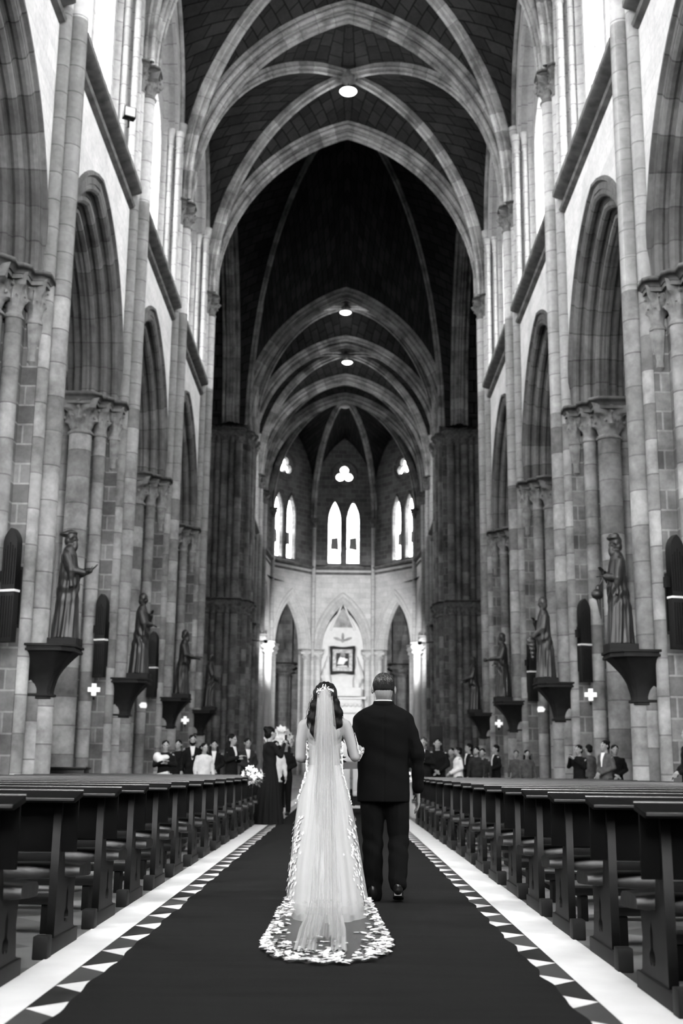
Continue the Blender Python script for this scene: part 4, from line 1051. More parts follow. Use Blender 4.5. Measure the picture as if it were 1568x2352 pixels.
# ================================================================ HANGING LAMPS
for (x, y, z, lab, on) in ((0, 44.05, 28.75, 'bright round lamp hanging at the crown of the vault, topmost in the picture', 1), (-.03, 69.8, 29.35, 'bright round lamp beyond the crossing, middle of the three', 1), (.12, 76.75, 28.5, 'bright round lamp lowest of the three, in the chancel vault', 1), (0, 85.9, 28.2, 'small dim lamp under the apse keystone', 0)):
    t = empty('pendant_lamp', (x, y, z), 0, lab, 'lamp', 'pendant lamps under the vault')
    mb = MB(); mb.lathe(0, 0, [(.03,-.10),(.24,-.09),(.34,-.03),(.36,0)], n=20); mb.build('glowing_bowl', M['lampglow'] if on else M['chrome_strip'], t)
    mb = MB(); mb.lathe(0, 0, [(.37,0),(.34,.05),(.12,.16),(.05,.2)], n=20); mb.build('shade', M['chrome_strip'], t)
    mb = MB(); mb.tube((0,0,.18),(0,0,.75),.015); mb.build('rod', M['black'], t)
    if on: lamp('pendant_light', 'POINT', (x, y, z-.35), 45, size=.3)
# ================================================================ ALTAR END
M['white'] = plain('white_plaster', .58, .6, noise=.06, nscale=3)
M['greystone'] = plain('grey_relief', .28, .7, noise=.4, nscale=2)
for i_, (x0, x1, y0, y1, z0, z1) in enumerate([(-6.2,6.2,64,95,0,.17),(-5.6,5.6,64.4,95,.17,.34),(-5.2,5.2,64.8,95,.34,.51)]):
    mb = MB(); mb.box(x0,x1,y0,y1,z0,z1); tag(mb.build('altar_step', M['wall'], bevel=.02), ['lowest','middle','topmost'][i_]+' of the three stone steps up to the altar', 'step', 'steps of the chancel')
t = empty('altarpiece', (0, 95.3, .5), 0, 'white altarpiece filling the central apse arch, with gabled top', 'altarpiece')
a = 1.78
body = [(-a,0),(a,0),(a,9.8)] + [(x, 9.8+z) for x, z in reversed(full_arch(a, 3.6, 10))][1:-1] + [(-a,9.8)]
plate_with_holes('back_panel', body, [], .3, M['white'], t, lambda u, v, w: Vector((u, .4+w, v)))
mb = MB(); mb.box(-1.9,1.9,-.9,.3,0,3.0); mb.box(-1.75,1.75,-.7,.3,3.0,4.9); mb.build('lower_tier', M['white'], t, bevel=.03)
mb = MB(); mb.box(-1.95,1.95,-.95,.3,4.9,5.15); mb.box(-1.55,1.55,-.6,.3,5.15,6.0); mb.box(-1.9,1.9,-.8,.3,6.0,6.2)
for k in range(9): ball(mb, (-1.4+.35*k, -.62, 5.55), .17, 8)
mb.build('frieze', M['white'], t, smooth=40)
mb = MB(); mb.face([(-.85,.22,11.85),(.85,.22,11.85),(0,.22,13.5)]); mb.face([(-.85,.20,11.85),(0,.20,13.5),(.85,.20,11.85)]); mb.build('gable_relief', M['greystone'], t, smooth=0)
for sg in (-1, 1):
    mb = MB(); mb.tube((sg*1.0,.18,11.6),(0,.18,13.9),.09,.07); mb.build('gable_moulding', M['white'], t)
B = Blob(); B.ell((0,.2,11.1),(.12,.08,.32)); B.ell((0,.2,10.75),(.16,.1,.14))
for sg in (-1, 1): B.ell((sg*.42,.2,10.9),(.38,.06,.12), rot=Matrix.Rotation(-sg*.35, 3, 'Y'))
B.done('winged_emblem', M['greystone'], t, voxel=.03)
for sg in (-1, 1):
    B = Blob(); B.cap((sg*1.15,0,9.3),(sg*1.35,-.1,7.8),.10,.42); B.cap((sg*1.3,-.1,7.7),(sg*1.1,-.1,6.9),.40,.25); B.ell((sg*1.15,0,9.35),(.12,.12,.15))
    B.done('angel_figure', M['white'], t, voxel=.05, disp=lambda c: .02*math.sin(c.x*22+c.z*5))
mb = MB(); mb.box(-1.5,1.5,-1.2,.2,6.2,6.9); mb.build('upper_tier', M['white'], t, bevel=.04)
fr_ = empty('framed_painting', (.0, 95.2, 9.15), 0, 'dark ornate frame with a painting of a robed figure above the altar', 'painting')
def wav(w, h, n=8, amp=.05):
    o_ = []
    for (p, q) in (((-w,-h),(w,-h)),((w,-h),(w,h)),((w,h),(-w,h)),((-w,h),(-w,-h))):
        for k in range(n):
            u = k/n; x = p[0]+(q[0]-p[0])*u; z = p[1]+(q[1]-p[1])*u; am = amp*math.cos(PI*2*u)
            if p[1] == q[1]: z += am*(1 if z > 0 else -1)
            else: x += am*(1 if x > 0 else -1)
            o_.append((x, z))
    return o_
plate_with_holes('outer_frame', wav(1.02,1.12), [[(-.80,-.88),(.80,-.88),(.80,.88),(-.80,.88)]], .2, M['corbel'], fr_, lambda u, v, w: Vector((u, w, v+.5)))
plate_with_holes('inner_frame', [(-.80,-.88),(.80,-.88),(.80,.88),(-.80,.88)], [[(-.52,-.58),(.52,-.58),(.52,.58),(-.52,.58)]], .12, plain('tarnished_gilt', .20, .35, metal=.3, noise=.5, nscale=6), fr_, lambda u, v, w: Vector((u, w, v+.5)))
mb = MB(); mb.box(-.55,.55,-.01,.02,-.1,1.1); mb.build('canvas', plain('dark_canvas', .03, .6), fr_, smooth=0)
for nm, pts, v in (('painted_cloak', [(-.42,-.32),(.10,-.34),(.22,-.10),(.40,-.02),(.42,.10),(.24,.12),(.12,.30),(-.12,.36),(-.30,.12)], .7), ('painted_hair', circle(.02,.42,.20,14), .22), ('painted_table', [(-.45,-.55),(.42,-.55),(.38,-.44),(.0,-.40),(-.40,-.46)], .55)):
    plate_with_holes(nm, pts, [], .01, plain('paint_'+nm, v, .6), fr_, lambda u, v_, w: Vector((u, -.02+w, v_+.5)))
mb = MB(); mb.pathtube([(0,0,-.62),(0,-.03,-.5)],.02); mb.box(-.3,.3,0,.3,-.70,-.6); mb.build('support', M['white'], fr_)
# added columns whose white stands for strong light on the pier shafts
for s in (-1, 1):
    mb = MB(); mb.lathe(s*5.30, 83.4, base_prof(.27)+[(.26, 8.9)], n=20); capital(mb, s*5.30, 83.4, .26, 8.9, 9.7, n=24); abacus(mb, s*5.30, 83.4, .50, 9.6, 9.85)
    tag(mb.build('light_painted_column', M['white']), 'added column at the %s of the apse mouth, its white standing for light' % side(s), 'column', 'columns painted as lit at the apse mouth')
# altar table with lace cloth, candles, flowers
t = empty('altar_table', (0, 80, .51), 0, 'altar table covered in a white cloth, seen between the couple', 'altar')
mb = MB(); mb.box(-1.6,1.6,-.5,.5,0,.95); mb.build('table_body', M['white'], t, bevel=.02); mb = MB(); mb.box(-1.7,1.7,-.55,.55,.95,1.02); mb.build('table_top', M['white'], t, bevel=.01)
M['candle'] = plain('candle_wax', .8, .4)
for k, x in enumerate((-1.3,-.9,.9,1.3)):
    t = empty('altar_candle', (x, 80, 1.53), 0, 'tall white candle on the altar, %s' % ['far left','inner left','inner right','far right'][k], 'candle', 'candles on the altar')
    mb = MB(); mb.lathe(0,0,[(.09,0),(.09,.03),(.03,.06),(.025,.18),(.06,.2)],n=12); mb.build('holder', M['chrome_strip'], t); mb = MB(); mb.tube((0,0,.19),(0,0,.7),.028); mb.build('wax_stick', M['candle'], t)
# flowers
M['petal'] = plain('white_petals', .78, .6, noise=.12, nscale=20); M['leaf'] = plain('dark_leaves', .05, .6, noise=.4, nscale=20)
def flower_mass(mb, c, R, n, fr_sz, seed, sq=1.0):
    rnd = random.Random(seed)
    for k in range(n):
        v = Vector((rnd.gauss(0,1), rnd.gauss(0,1), rnd.gauss(0,1))).normalized()*R*rnd.uniform(.55,1); p = Vector(c)+Vector((v.x, v.y, v.z*sq)); s_ = fr_sz*rnd.uniform(.7,1.2); nn = v.normalized()
        a = nn.orthogonal().normalized(); b = nn.cross(a)
        for q in range(6):
            an = q*PI/3 + k; d = a*math.cos(an)+b*math.sin(an); e = nn.cross(d)
            mb.face([p, p+d*s_*.6+e*s_*.35+nn*s_*.25, p+d*s_+nn*s_*.5, p+d*s_*.6-e*s_*.35+nn*s_*.25])
        ball(mb, p+nn*s_*.2, s_*.28, 5)
def leaves(mb, c, R, n, sz, seed):
    rnd = random.Random(seed)
    for k in range(n):
        v = Vector((rnd.gauss(0,1), rnd.gauss(0,1), rnd.gauss(-.3,1))).normalized(); p = Vector(c)+v*R*rnd.uniform(.4,.95); a = v.orthogonal().normalized(); a.rotate(Matrix.Rotation(rnd.random()*6, 3, v))
        q = p+v*sz; mb.face([p, p.lerp(q,.5)+a*sz*.22, q, p.lerp(q,.5)-a*sz*.22])
def bouquet(x, y, z, R, lab, seed, stem=None, name='flower_bouquet', grp=None):
    t = empty(name, (x, y, z), 0, lab, 'flowers', grp)
    mb = MB(); flower_mass(mb, (0,0,0), R, int(26+R*120), R*.36, seed); mb.build('blossoms', M['petal'], t, merge=False)
    mb = MB(); leaves(mb, (0,0,-R*.15), R*1.05, 60, R*.5, seed); mb.build('leaves', M['leaf'], t, merge=False, smooth=0)
    if stem: mb = MB(); mb.lathe(0,0,[(.16,-stem),(.16,-stem+.03),(.03,-stem+.06),(.025,-.12),(.10,-.05),(.02,-.02)],n=14); mb.build('stand', M['chrome_strip'], t)
    return t
bouquet(-1.50, 20.3, .90, .17, 'bunch of white flowers tied to the end of the farthest left pew', 3)
bouquet(-1.80, 34.2, 1.80, .38, 'tall stand of white flowers left of the bride', 5, stem=1.80, name='flower_stand', grp='flower stands by the aisle')
bouquet(1.5, 36.0, 1.5, .26, 'tall stand of white flowers half hidden to the right of the man', 9, stem=1.5, name='flower_stand', grp='flower stands by the aisle')
# tulle swags along the aisle beyond the pews
def tulle_mat(name, al, v=.85):
    m, nt, b, N, L = newmat(name); nt.nodes.remove(b); out = nt.nodes['Material Output']
    tr = N('ShaderNodeBsdfTransparent'); df = N('ShaderNodeBsdfDiffuse'); tl = N('ShaderNodeBsdfTranslucent'); df.inputs[0].default_value = g(v); tl.inputs[0].default_value = g(v)
    m1 = N('ShaderNodeMixShader'); m1.inputs[0].default_value = .35; L(df.outputs[0], m1.inputs[1]); L(tl.outputs[0], m1.inputs[2])
    uv = N('ShaderNodeUVMap'); mp = N('ShaderNodeMapping'); mp.inputs['Scale'].default_value = (26, .6, 1); L(uv.outputs[0], mp.inputs[0])
    nz = N('ShaderNodeTexNoise'); nz.inputs['Scale'].default_value = 1.0; nz.inputs['Detail'].default_value = 4; L(mp.outputs[0], nz.inputs['Vector'])
    mr = N('ShaderNodeMapRange'); mr.inputs[1].default_value = .3; mr.inputs[2].default_value = .7; mr.inputs[3].default_value = al*.72; mr.inputs[4].default_value = min(1, al*1.25); L(nz.outputs['Fac'], mr.inputs[0])
    m2 = N('ShaderNodeMixShader'); L(mr.outputs[0], m2.inputs[0]); L(tr.outputs[0], m2.inputs[1]); L(m1.outputs[0], m2.inputs[2]); L(m2.outputs[0], out.inputs[0])
    return m
M['tulle'] = tulle_mat('tulle', .80, .62); M['post'] = M['pew_end']
for s in (-1, 1):
    for k in range(4):
        y0 = 25.2+2.2*k; x = s*1.45-.05
        t = empty('tulle_swag', (x, y0, 0), 0, 'white tulle swag draped along the %s edge of the aisle, %s from the camera' % (side(s), ['nearest','second','third','farthest'][k]), 'drapery', 'tulle swags along the aisle')
        P = []
        for i in range(41):
            u = i/40; top = .80 - .28*math.sin(PI*u); P.append([(s*(.05*math.sin(u*44)+.02*j), 2.0*u, top*(1-j/8)+.02) for j in range(9)])
        mb = MB(); mb.grid(P, lambda i,j: (i/40, j/8)); mb.build('fabric', M['tulle'], t)
        mb = MB(); mb.tube((0,0,0),(0,0,.86),.03); mb.lathe(0,0,[(.03,.84),(.05,.88),(.03,.93),(.005,.95)],n=10); mb.build('post', M['post'], t)
        mb = MB(); flower_mass(mb, (0,0,.86), .12, 16, .05, k+30*s); mb.build('flower_knot', M['petal'], t, merge=False)
# prie-dieu chairs in the aisle, white cushions
M['cushion'] = plain('pale_satin', .34, .35, noise=.1, nscale=5)
for k, x in enumerate((.06, .60)):
    t = empty('kneeling_chair', (x-.1, 27.5, 0), 0, 'kneeling chair with pale satin cushions waiting before the altar, %s' % ('left one' if k == 0 else 'right one'), 'chair', 'kneeling chairs before the altar')
    mb = MB(); mb.box(-.24,.24,-.25,.2,.42,.52); mb.build('seat', M['cushion'], t, bevel=.03); mb = MB(); mb.box(-.24,.24,.18,.22,.5,1.02); mb.build('backrest', M['cushion'], t, bevel=.015)
    mb = MB(); mb.box(-.26,.26,-.27,.24,.15,.20); mb.build('kneeler_pad', M['cushion'], t, bevel=.02)
    for dx in (-.21,.21):
        for dy in (-.22,.18): mb = MB(); mb.tube((dx,dy,0),(dx,dy,.42),.02); mb.build('leg', M['pew'], t)
# speaker box on a stand, right
t = empty('loudspeaker_stand', (3.05, 38.5, 0), 0, 'black box loudspeaker on a pole right of the man, behind the guests', 'loudspeaker')
mb = MB(); mb.box(-.2,.2,-.2,.2,1.75,2.4); mb.build('cabinet', M['black'], t, bevel=.01); mb = MB(); mb.tube((0,0,0),(0,0,1.75),.03); mb.build('pole', M['black'], t)
for k in range(3):
    an = k*2*PI/3; mb = MB(); mb.tube((0,0,.5),(.4*math.cos(an),.4*math.sin(an),.02),.015); mb.build('leg', M['black'], t)
# real lamps of the sanctuary
for s in (-1, 1):
    t = empty('spotlight', (s*5.0, 75.3, 9.0), 0, 'small sanctuary spotlight fixed high on the %s chancel pier' % side(s), 'spotlight', 'sanctuary spotlights'); mb = MB(); mb.tube((0,-.15,0),(-s*.05,.12,0),.10,.13); mb.build('housing', M['black'], t); mb = MB(); mb.tube((0,0,0),(s*1.22,0,.1),.03); mb.build('bracket', M['black'], t)
    d = Vector((-s*5.5, 21, .5)); sp = lamp('sanctuary_spot', 'SPOT', (s*5.0-s*.1, 75.6, 9.0), 4300, spot=.95, size=.2); sp.rotation_euler = d.to_track_quat('-Z', 'Y').to_euler()
# ================================================================ PEOPLE
def hair_mat(name, v, rough=.5):
    m, nt, b, N, L = newmat(name); b.inputs['Roughness'].default_value = rough; b.inputs['Specular IOR Level'].default_value = .06
    tc = N('ShaderNodeTexCoord'); mp = N('ShaderNodeMapping'); mp.inputs['Scale'].default_value = (160, 160, 9); L(tc.outputs['Object'], mp.inputs[0])
    nz = N('ShaderNodeTexNoise'); nz.inputs['Scale'].default_value = 1; nz.inputs['Detail'].default_value = 3; L(mp.outputs[0], nz.inputs['Vector'])
    mr = N('ShaderNodeMapRange'); mr.inputs[3].default_value = v*.4; mr.inputs[4].default_value = v*1.6; L(nz.outputs['Fac'], mr.inputs[0]); L(mr.outputs[0], b.inputs['Base Color'])
    bp = N('ShaderNodeBump'); bp.inputs['Strength'].default_value = .6; bp.inputs['Distance'].default_value = .004; L(nz.outputs['Fac'], bp.inputs['Height']); L(bp.outputs[0], b.inputs['Normal'])
    return m
M['skin_f'] = plain('bride_skin', .17, .5, noise=.05, nscale=6); M['skin_m'] = plain('man_skin', .11, .5, noise=.12, nscale=8)
M['hair'] = hair_mat('dark_hair', .0035); M['hair_g'] = hair_mat('greying_hair', .035, .6)
M['suit'] = plain('black_suit_wool', .0016, .9, noise=.25, nscale=40, bump=.15, spec=.05); M['trouser'] = plain('black_trouser_wool', .0018, .9, noise=.2, nscale=40, bump=.1, spec=.05)
M['shirt'] = plain('white_shirt', .5, .6); M['shoe'] = plain('black_shoe_leather', .004, .3, spec=.25)
M['satin'] = plain('ivory_satin', .235, .38, noise=.04, nscale=3); M['lace'] = plain('white_lace', .52, .7)
M['veil'] = tulle_mat('veil_tulle', .26, .46); M['veil2'] = tulle_mat('veil_inner_tulle', .70, .42); M['sheer'] = tulle_mat('sheer_train_net', .20, .45)
M['pearl'] = plain('pearl', .45, .15, spec=.8)
def petal_cluster(mb, p, n, size, rnd, petals=5):
    a = n.orthogonal().normalized(); b = n.cross(a); r0 = rnd.random()*6
    for q in range(petals):
        an = r0 + q*2*PI/petals; d = a*math.cos(an)+b*math.sin(an); e = n.cross(d)
        mb.face([p+n*.002, p+d*size*.55+e*size*.38+n*.004, p+d*size+n*.003, p+d*size*.55-e*size*.38+n*.004])

# ---------------- the man (local frame: +y away from the camera, origin between the feet)
man = empty('person', (.330, 9.42, .02), 0, 'man seen from behind in a black suit, balding, arm linked with the bride', 'person')
B = Blob()
Hc = (.0, .01, 1.625)
head(B, Hc, 1.08, .10, .0)
B.ell((.0, -.03, 1.60), (.072,.070,.09)); B.limb([(0,-.012,1.42),(0,-.012,1.54)], [.066,.062])
B.loft([(.90,0,0,.15,.10),(1.10,0,0,.15,.10),(1.30,0,0,.17,.11),(1.42,0,0,.15,.09),(1.47,0,-.005,.07,.065)], 20)
for sg in (-1, 1):
    B.limb([(sg*.086,0,.90),(-.082,.01,.47) if sg < 0 else (.120,0,.48),(-.075,.02,.05) if sg < 0 else (.105,-.16,.15)], [.075,.045,.035])
# right arm hangs; left arm bent for the bride
RS_, RE, RW = (.205,-.01,1.40), (.268,-.02,1.12), (.275,.04,.835)
LS_, LE, LW = (-.205,-.01,1.40), (-.235,.00,1.125), (-.20,.26,1.13)
B.limb([(.165,-.01,1.37),RE,RW],[.045,.042,.028]); B.limb([(-.165,-.01,1.37),LE,LW],[.045,.042,.028])
hand(B, RW, (.02,.10,-1), (1,.1,0), 1.08, .35, -1); hand(B, LW, (.5,.8,.1), (0,0,1), 1.05, .3, 1)
B.done('body', M['skin_m'], man, voxel=.0065, smooth=3)
# hair: a fringe round the back and sides, thin on the crown
def shell(B, c, R, zmin, zmax_back):
    pass
mb = MB(); P = []
for i in range(15):
    row = []
    for j in range(33):
        th = math.radians(16 + 100*i/14)
        ph = math.radians(-202 + 224*j/32)   # from one temple round the back to the other
        rx, ry, rz = .0865, .106, .100
        k = 1 + .012*math.sin(j*3.7+i*2.1)
        row.append((Hc[0]+rx*k*math.sin(th)*math.cos(ph), Hc[1]-.012+ry*k*math.sin(th)*math.sin(ph), Hc[2]+.024+rz*1.02*math.cos(th)))
    P.append(row)
mb.grid(P, None); 
hm = hair_mat('thin_grey_hair', .008, .7); nt = hm.node_tree; b_ = nt.nodes['Principled BSDF']
tcn = nt.nodes.new('ShaderNodeTexCoord'); sp_ = nt.nodes.new('ShaderNodeSeparateXYZ'); nt.links.new(tcn.outputs['Object'], sp_.inputs[0])
mz = nt.nodes.new('ShaderNodeMapRange'); mz.inputs[1].default_value = 1.635; mz.inputs[2].default_value = 1.695; mz.inputs[3].default_value = 1.0; mz.inputs[4].default_value = .22; nt.links.new(sp_.outputs[2], mz.inputs[0])
mpp = nt.nodes.new('ShaderNodeMapping'); mpp.inputs['Scale'].default_value = (420, 420, 60); nt.links.new(tcn.outputs['Object'], mpp.inputs[0]); nzz = nt.nodes.new('ShaderNodeTexWhiteNoise'); sn = nt.nodes.new('ShaderNodeVectorMath'); sn.operation = 'FLOOR'; nt.links.new(mpp.outputs[0], sn.inputs[0]); nt.links.new(sn.outputs[0], nzz.inputs['Vector'])
lt_ = nt.nodes.new('ShaderNodeMath'); lt_.operation = 'LESS_THAN'; nt.links.new(nzz.outputs['Value'], lt_.inputs[0]); nt.links.new(mz.outputs[0], lt_.inputs[1]); nt.links.new(lt_.outputs[0], b_.inputs['Alpha'])
mbo = mb.build('hair', hm, man); md = mbo.modifiers.new('t', 'SOLIDIFY'); md.thickness = .003; md.offset = 0
nmh = bake(mbo.copy()); mbo.modifiers.clear(); mbo.data = nmh
# thin strands across the crown
mb = MB(); rnd = random.Random(4)
for k in range(260):
    ph = rnd.uniform(0, 2*PI); th = rnd.uniform(.15, .85); pts = []
    for q in range(4):
        t2 = th + q*.10; pts.append((Hc[0]+.086*math.sin(t2)*math.cos(ph+q*.05), Hc[1]-.012+.104*math.sin(t2)*math.sin(ph+q*.05), Hc[2]+.026+.098*math.cos(t2)+.001))
    if Hc[1]-.012+.104*math.sin(th)*math.sin(ph) < Hc[1]+.05: mb.pathtube(pts, .0009, 3, caps=False)
mb.build('crown_hair', M['hair_g'], man)
# shirt collar
mb = MB(); mb.lathe(0, -.012, [(.072,1.475),(.070,1.50),(.067,1.528),(.063,1.530)], n=26, rf=lambda r,z,a: r*(1+.10*abs(math.sin(a)))); o = mb.build('shirt_collar', M['shirt'], man)
# jacket
B = Blob()
B.loft([(.745,.0,-.005,.205,.150),(.80,.0,-.005,.208,.150),(.95,.0,0,.203,.140),(1.08,.0,0,.200,.132),(1.20,.0,-.005,.212,.138),(1.32,.0,-.012,.226,.142),(1.39,.0,-.015,.228,.132),(1.435,0,-.015,.205,.112),(1.465,0,-.015,.155,.095),(1.492,0,-.014,.095,.085),(1.512,0,-.014,.076,.078)], 36)
B.limb([(.176,-.012,1.375),RE,(.274,.025,.850)],[.066,.058,.046]); B.limb([(-.176,-.012,1.375),LE,(-.205,.20,1.13)],[.066,.058,.046])
def jd(c):
    w = .0045*math.sin(c.z*34 + 2*math.sin(c.x*9) + c.y*8)*math.exp(-((c.z-1.08)/.16)**2) + .004*math.sin(c.z*55+c.x*20)*math.exp(-((c.z-1.40)/.06)**2)*(1 if abs(c.x) < .16 else .4)
    w += .0025*math.sin(c.z*60+c.y*20)*(1 if abs(c.x) > .22 else 0)
    if c.y < 0 and abs(c.x) < .006 and c.z < 1.42: w -= .003     # back seam
    return w
B.done('jacket', M['suit'], man, voxel=.0085, smooth=5, disp=jd)
mb = MB(); mb.lathe(0,-.014,[(.084,1.485),(.086,1.50),(.078,1.522),(.073,1.522),(.074,1.49)], n=28, rf=lambda r,z,a: r*(1+.10*abs(math.sin(a)))*(1 if math.sin(a) < .6 else .9)); mb.build('jacket_collar', M['suit'], man)
for k in range(3): mb = MB(); mb.tube((.308,.02-.012*k,.93+.02*k),(.318,.02-.012*k,.93+.02*k),.006); mb.build('cuff_button', M['shoe'], man)
# trousers: left leg straight, right leg trailing with the heel lifted
B = Blob()
B.loft([(.97,0,0,.17,.12),(.86,0,-.01,.185,.135),(.76,0,-.01,.18,.13)], 26)
for (hx, kx, kz, ky, ax, ay, az) in ((-.088,-.082,.47,.01,-.075,.02,.045), (.100,.120,.48,.0,.105,-.16,.15)):
    B.limb([(hx,0,.84),((hx+kx)/2,-.005,.66),(kx,ky,kz),((kx+ax)/2,(ky+ay)/2-.01,(kz+az)/2+.02),(ax,ay,az)], [.100,.094,.082,.078,.070], 16)
def td(c):
    return .005*math.sin(c.z*48+c.x*30+c.y*18)*(math.exp(-((c.z-.42)/.12)**2)+math.exp(-((c.z-.14)/.07)**2)) - (.0 if c.y > 0 else .002*math.exp(-((abs(c.x)-.09)/.006)**2))
B.done('trousers', M['trouser'], man, voxel=.0085, smooth=4, disp=td)
def shoe(parent, heel, toe, nm='shoe'):
    h, t_ = Vector(heel), Vector(toe); d = (t_-h).normalized(); B = Blob(); u = Vector((0,0,1)); u = (u - d*u.dot(d)).normalized()
    B.limb([h+u*.045, h+d*.10+u*.05], [.040,.042]); B.limb([h+d*.10+u*.045, h+d*.22+u*.034, t_+u*.028], [.042,.040,.030]); B.cap(h+u*.02, h+d*.05+u*.02, .036,.036); B.limb([h+u*.06, h+u*.09+d*.01],[.040,.042])
    o = B.done(nm, M['shoe'], parent, voxel=.007, smooth=3)
    sb = MB(); l = d.cross(u); pts = [(-.0,.030),(.05,.034),(.14,.032),(.2,.043),(.26,.036),(.285,.012),(.285,-.012),(.26,-.036),(.2,-.043),(.14,-.032),(.05,-.034),(0,-.030)]
    lo = [h+d*a+l*b2 - u*.002 for a, b2 in pts]; up = [p+u*.018 for p in lo]
    sb.grid([lo, up], None, cj=True); sb.face(list(reversed(lo))); sb.face(up)
    sb2 = [h+d*a+l*b2+u*-.020 for a, b2 in ((0,.028),(.07,.032),(.07,-.032),(0,-.028))]; sb2u = [p+u*.02 for p in sb2]; sb.grid([sb2, sb2u], None, cj=True); sb.face(list(reversed(sb2)))
    sb.build('sole', M['shoe'], o); return o
shoe(man, (-.08,-.03,.022), (-.10,.23,.018)); shoe(man, (.105,-.205,.085), (.12,.025,.018))

# ---------------- the bride
bride = empty('person', (-.130, 9.15, .02), 0, 'bride seen from behind in a white gown with long veil and lace train', 'person')
B = Blob(); Hb = (.0, .03, 1.53)
head(B, Hb, .98, .05, .0)
B.limb([(0,.0,1.36),(0,.012,1.46)], [.050,.048])
B.loft([(.90,0,.01,.155,.11),(1.0,0,.01,.125,.09),(1.08,0,.01,.118,.085),(1.20,0,.005,.135,.092),(1.30,0,0,.155,.085),(1.345,0,0,.150,.070),(1.375,0,0,.10,.055),(1.40,0,0,.055,.05)], 24)
for sg in (-1,1): B.limb([(sg*.02,.0,1.415),(sg*.10,-.005,1.355),(sg*.160,.0,1.318)],[.040,.042,.046])
BLs, BLe, BLw = (-.163,.0,1.312), (-.185,-.02,1.075), (-.08,.20,1.06)
BRs, BRe, BRw = (.163,.0,1.312), (.232,-.015,1.085), (.275,.26,1.165)
B.limb([BLs, ((BLs[0]+BLe[0])/2-.008, -.01, 1.20), BLe, BLw], [.046,.043,.040,.026]); B.limb([BRs, ((BRs[0]+BRe[0])/2,-.005,1.205), BRe, BRw], [.046,.043,.040,.026])
B.ell((-.07,-.055,1.27),(.055,.03,.075)); B.ell((.07,-.055,1.27),(.055,.03,.075))
B.limb([(-.08,.02,.9),(-.07,0,.45),(-.06,-.02,.08)],[.085,.055,.04]); B.limb([(.08,.02,.9),(.07,0,.45),(.06,-.02,.08)],[.085,.055,.04])
hand(B, BLw, (.6,.7,.1), (0,.2,1), .92, .6, 1); hand(B, BRw, (.1,.9,-.1), (0,0,1), .92, .35, -1)
B.done('body', M['skin_f'], bride, voxel=.0065, smooth=5)
# hair: crown and two long wavy curtains
B = Blob(); B.ell((0,.005,1.560),(.096,.112,.094)); B.ell((0,-.035,1.53),(.094,.085,.11)); B.ell((-.055,-.035,1.45),(.055,.05,.10)); B.ell((.058,-.035,1.45),(.055,.05,.10))
B.limb([(-.070,-.045,1.48),(-.085,-.06,1.38),(-.080,-.075,1.28),(-.075,-.085,1.20)],[.045,.040,.030,.012]); B.limb([(.072,-.045,1.48),(.092,-.05,1.40),(.098,-.055,1.34),(.085,-.07,1.28)],[.048,.046,.038,.016])
B.limb([(.0,-.05,1.48),(.0,-.085,1.36),(.01,-.09,1.26)],[.07,.05,.03])
B.done('hair', M['hair'], bride, voxel=.0065, smooth=2, disp=lambda c: .0022*math.sin(c.x*190+4*math.sin(c.z*16))+(.007 if c.z < 1.50 else .002)*math.sin(c.z*62+c.x*14))
mb = MB(); rnd = random.Random(11)
for k in range(70):
    sg = -1 if k % 2 else 1; x0 = sg*rnd.uniform(.075,.100); z0 = rnd.uniform(1.34,1.56); pts = []
    for q in range(9): pts.append((x0+sg*(.006*q+.010*math.sin(q*1.1+k)), -.03-.012*math.sin(q*.7)-.02*rnd.random()*.3, z0-.022*q))
    mb.pathtube(pts, .0016, 3, caps=False)
for k in range(16):   # loose curls at the nape
    sg = -1 if k % 3 else 1; cx_, cz_ = sg*.112, 1.40-.004*k; R_ = .018+.003*(k % 4)
    mb.pathtube([(cx_+R_*math.cos(q*.5), -.05-.002*q, cz_+R_*1.3*math.sin(q*.5)-.003*q) for q in range(11)], .0018, 3, caps=False)
mb.build('loose_strands', M['hair'], bride)
# jewelled hair vine
comb = MB(); rnd = random.Random(2)
for k in range(95):
    u = rnd.uniform(-1,1); x = u*.066; z = 1.592 + .010*math.cos(u*3) + rnd.gauss(0,.0085) - .010*abs(u); yy = .0 - .124*math.sqrt(max(0,1-(x/.115)**2-((z-1.555)/.14)**2)) - .004
    if k % 2: ball(comb, (x,yy,z), rnd.uniform(.0014,.0024), 5)
    else: petal_cluster(comb, Vector((x,yy-.002,z)), Vector((x*2,-1,.2)).normalized(), .0050, rnd)
comb.build('hair_vine', M['pearl'], bride, merge=False)
# gown: bodice and skirt sweeping back to the floor
SK = [(1.215,0,.005,.128,.098),(1.165,0,.005,.138,.098),(1.08,0,.01,.123,.090),(1.03,0,.01,.124,.09),(.95,.0,.0,.152,.12),(.86,.0,-.03,.175,.165),(.74,.004,-.07,.203,.215),(.60,.010,-.13,.225,.28),(.45,.016,-.20,.245,.345),(.30,.024,-.29,.263,.43),(.15,.032,-.39,.280,.52),(.05,.038,-.46,.292,.58),(.005,.040,-.485,.298,.60)]
def sk_fold(a, z):
    k = max(0, min(1, (.95-z)/.9)); back = max(0, -math.sin(a))
    return k*(.030*math.sin(11*a+1.2)+.016*math.sin(23*a+3*z)+.012*math.sin(5*a))*(.6+.4*back)
mb = MB(); P = []
for (z, cx, cy, hx, hy) in SK[1:]:
    P.append([(cx+hx*math.cos(2*PI*j/120)*(1+sk_fold(2*PI*j/120, z)), cy+hy*math.sin(2*PI*j/120)*(1+sk_fold(2*PI*j/120, z)), z) for j in range(120)])
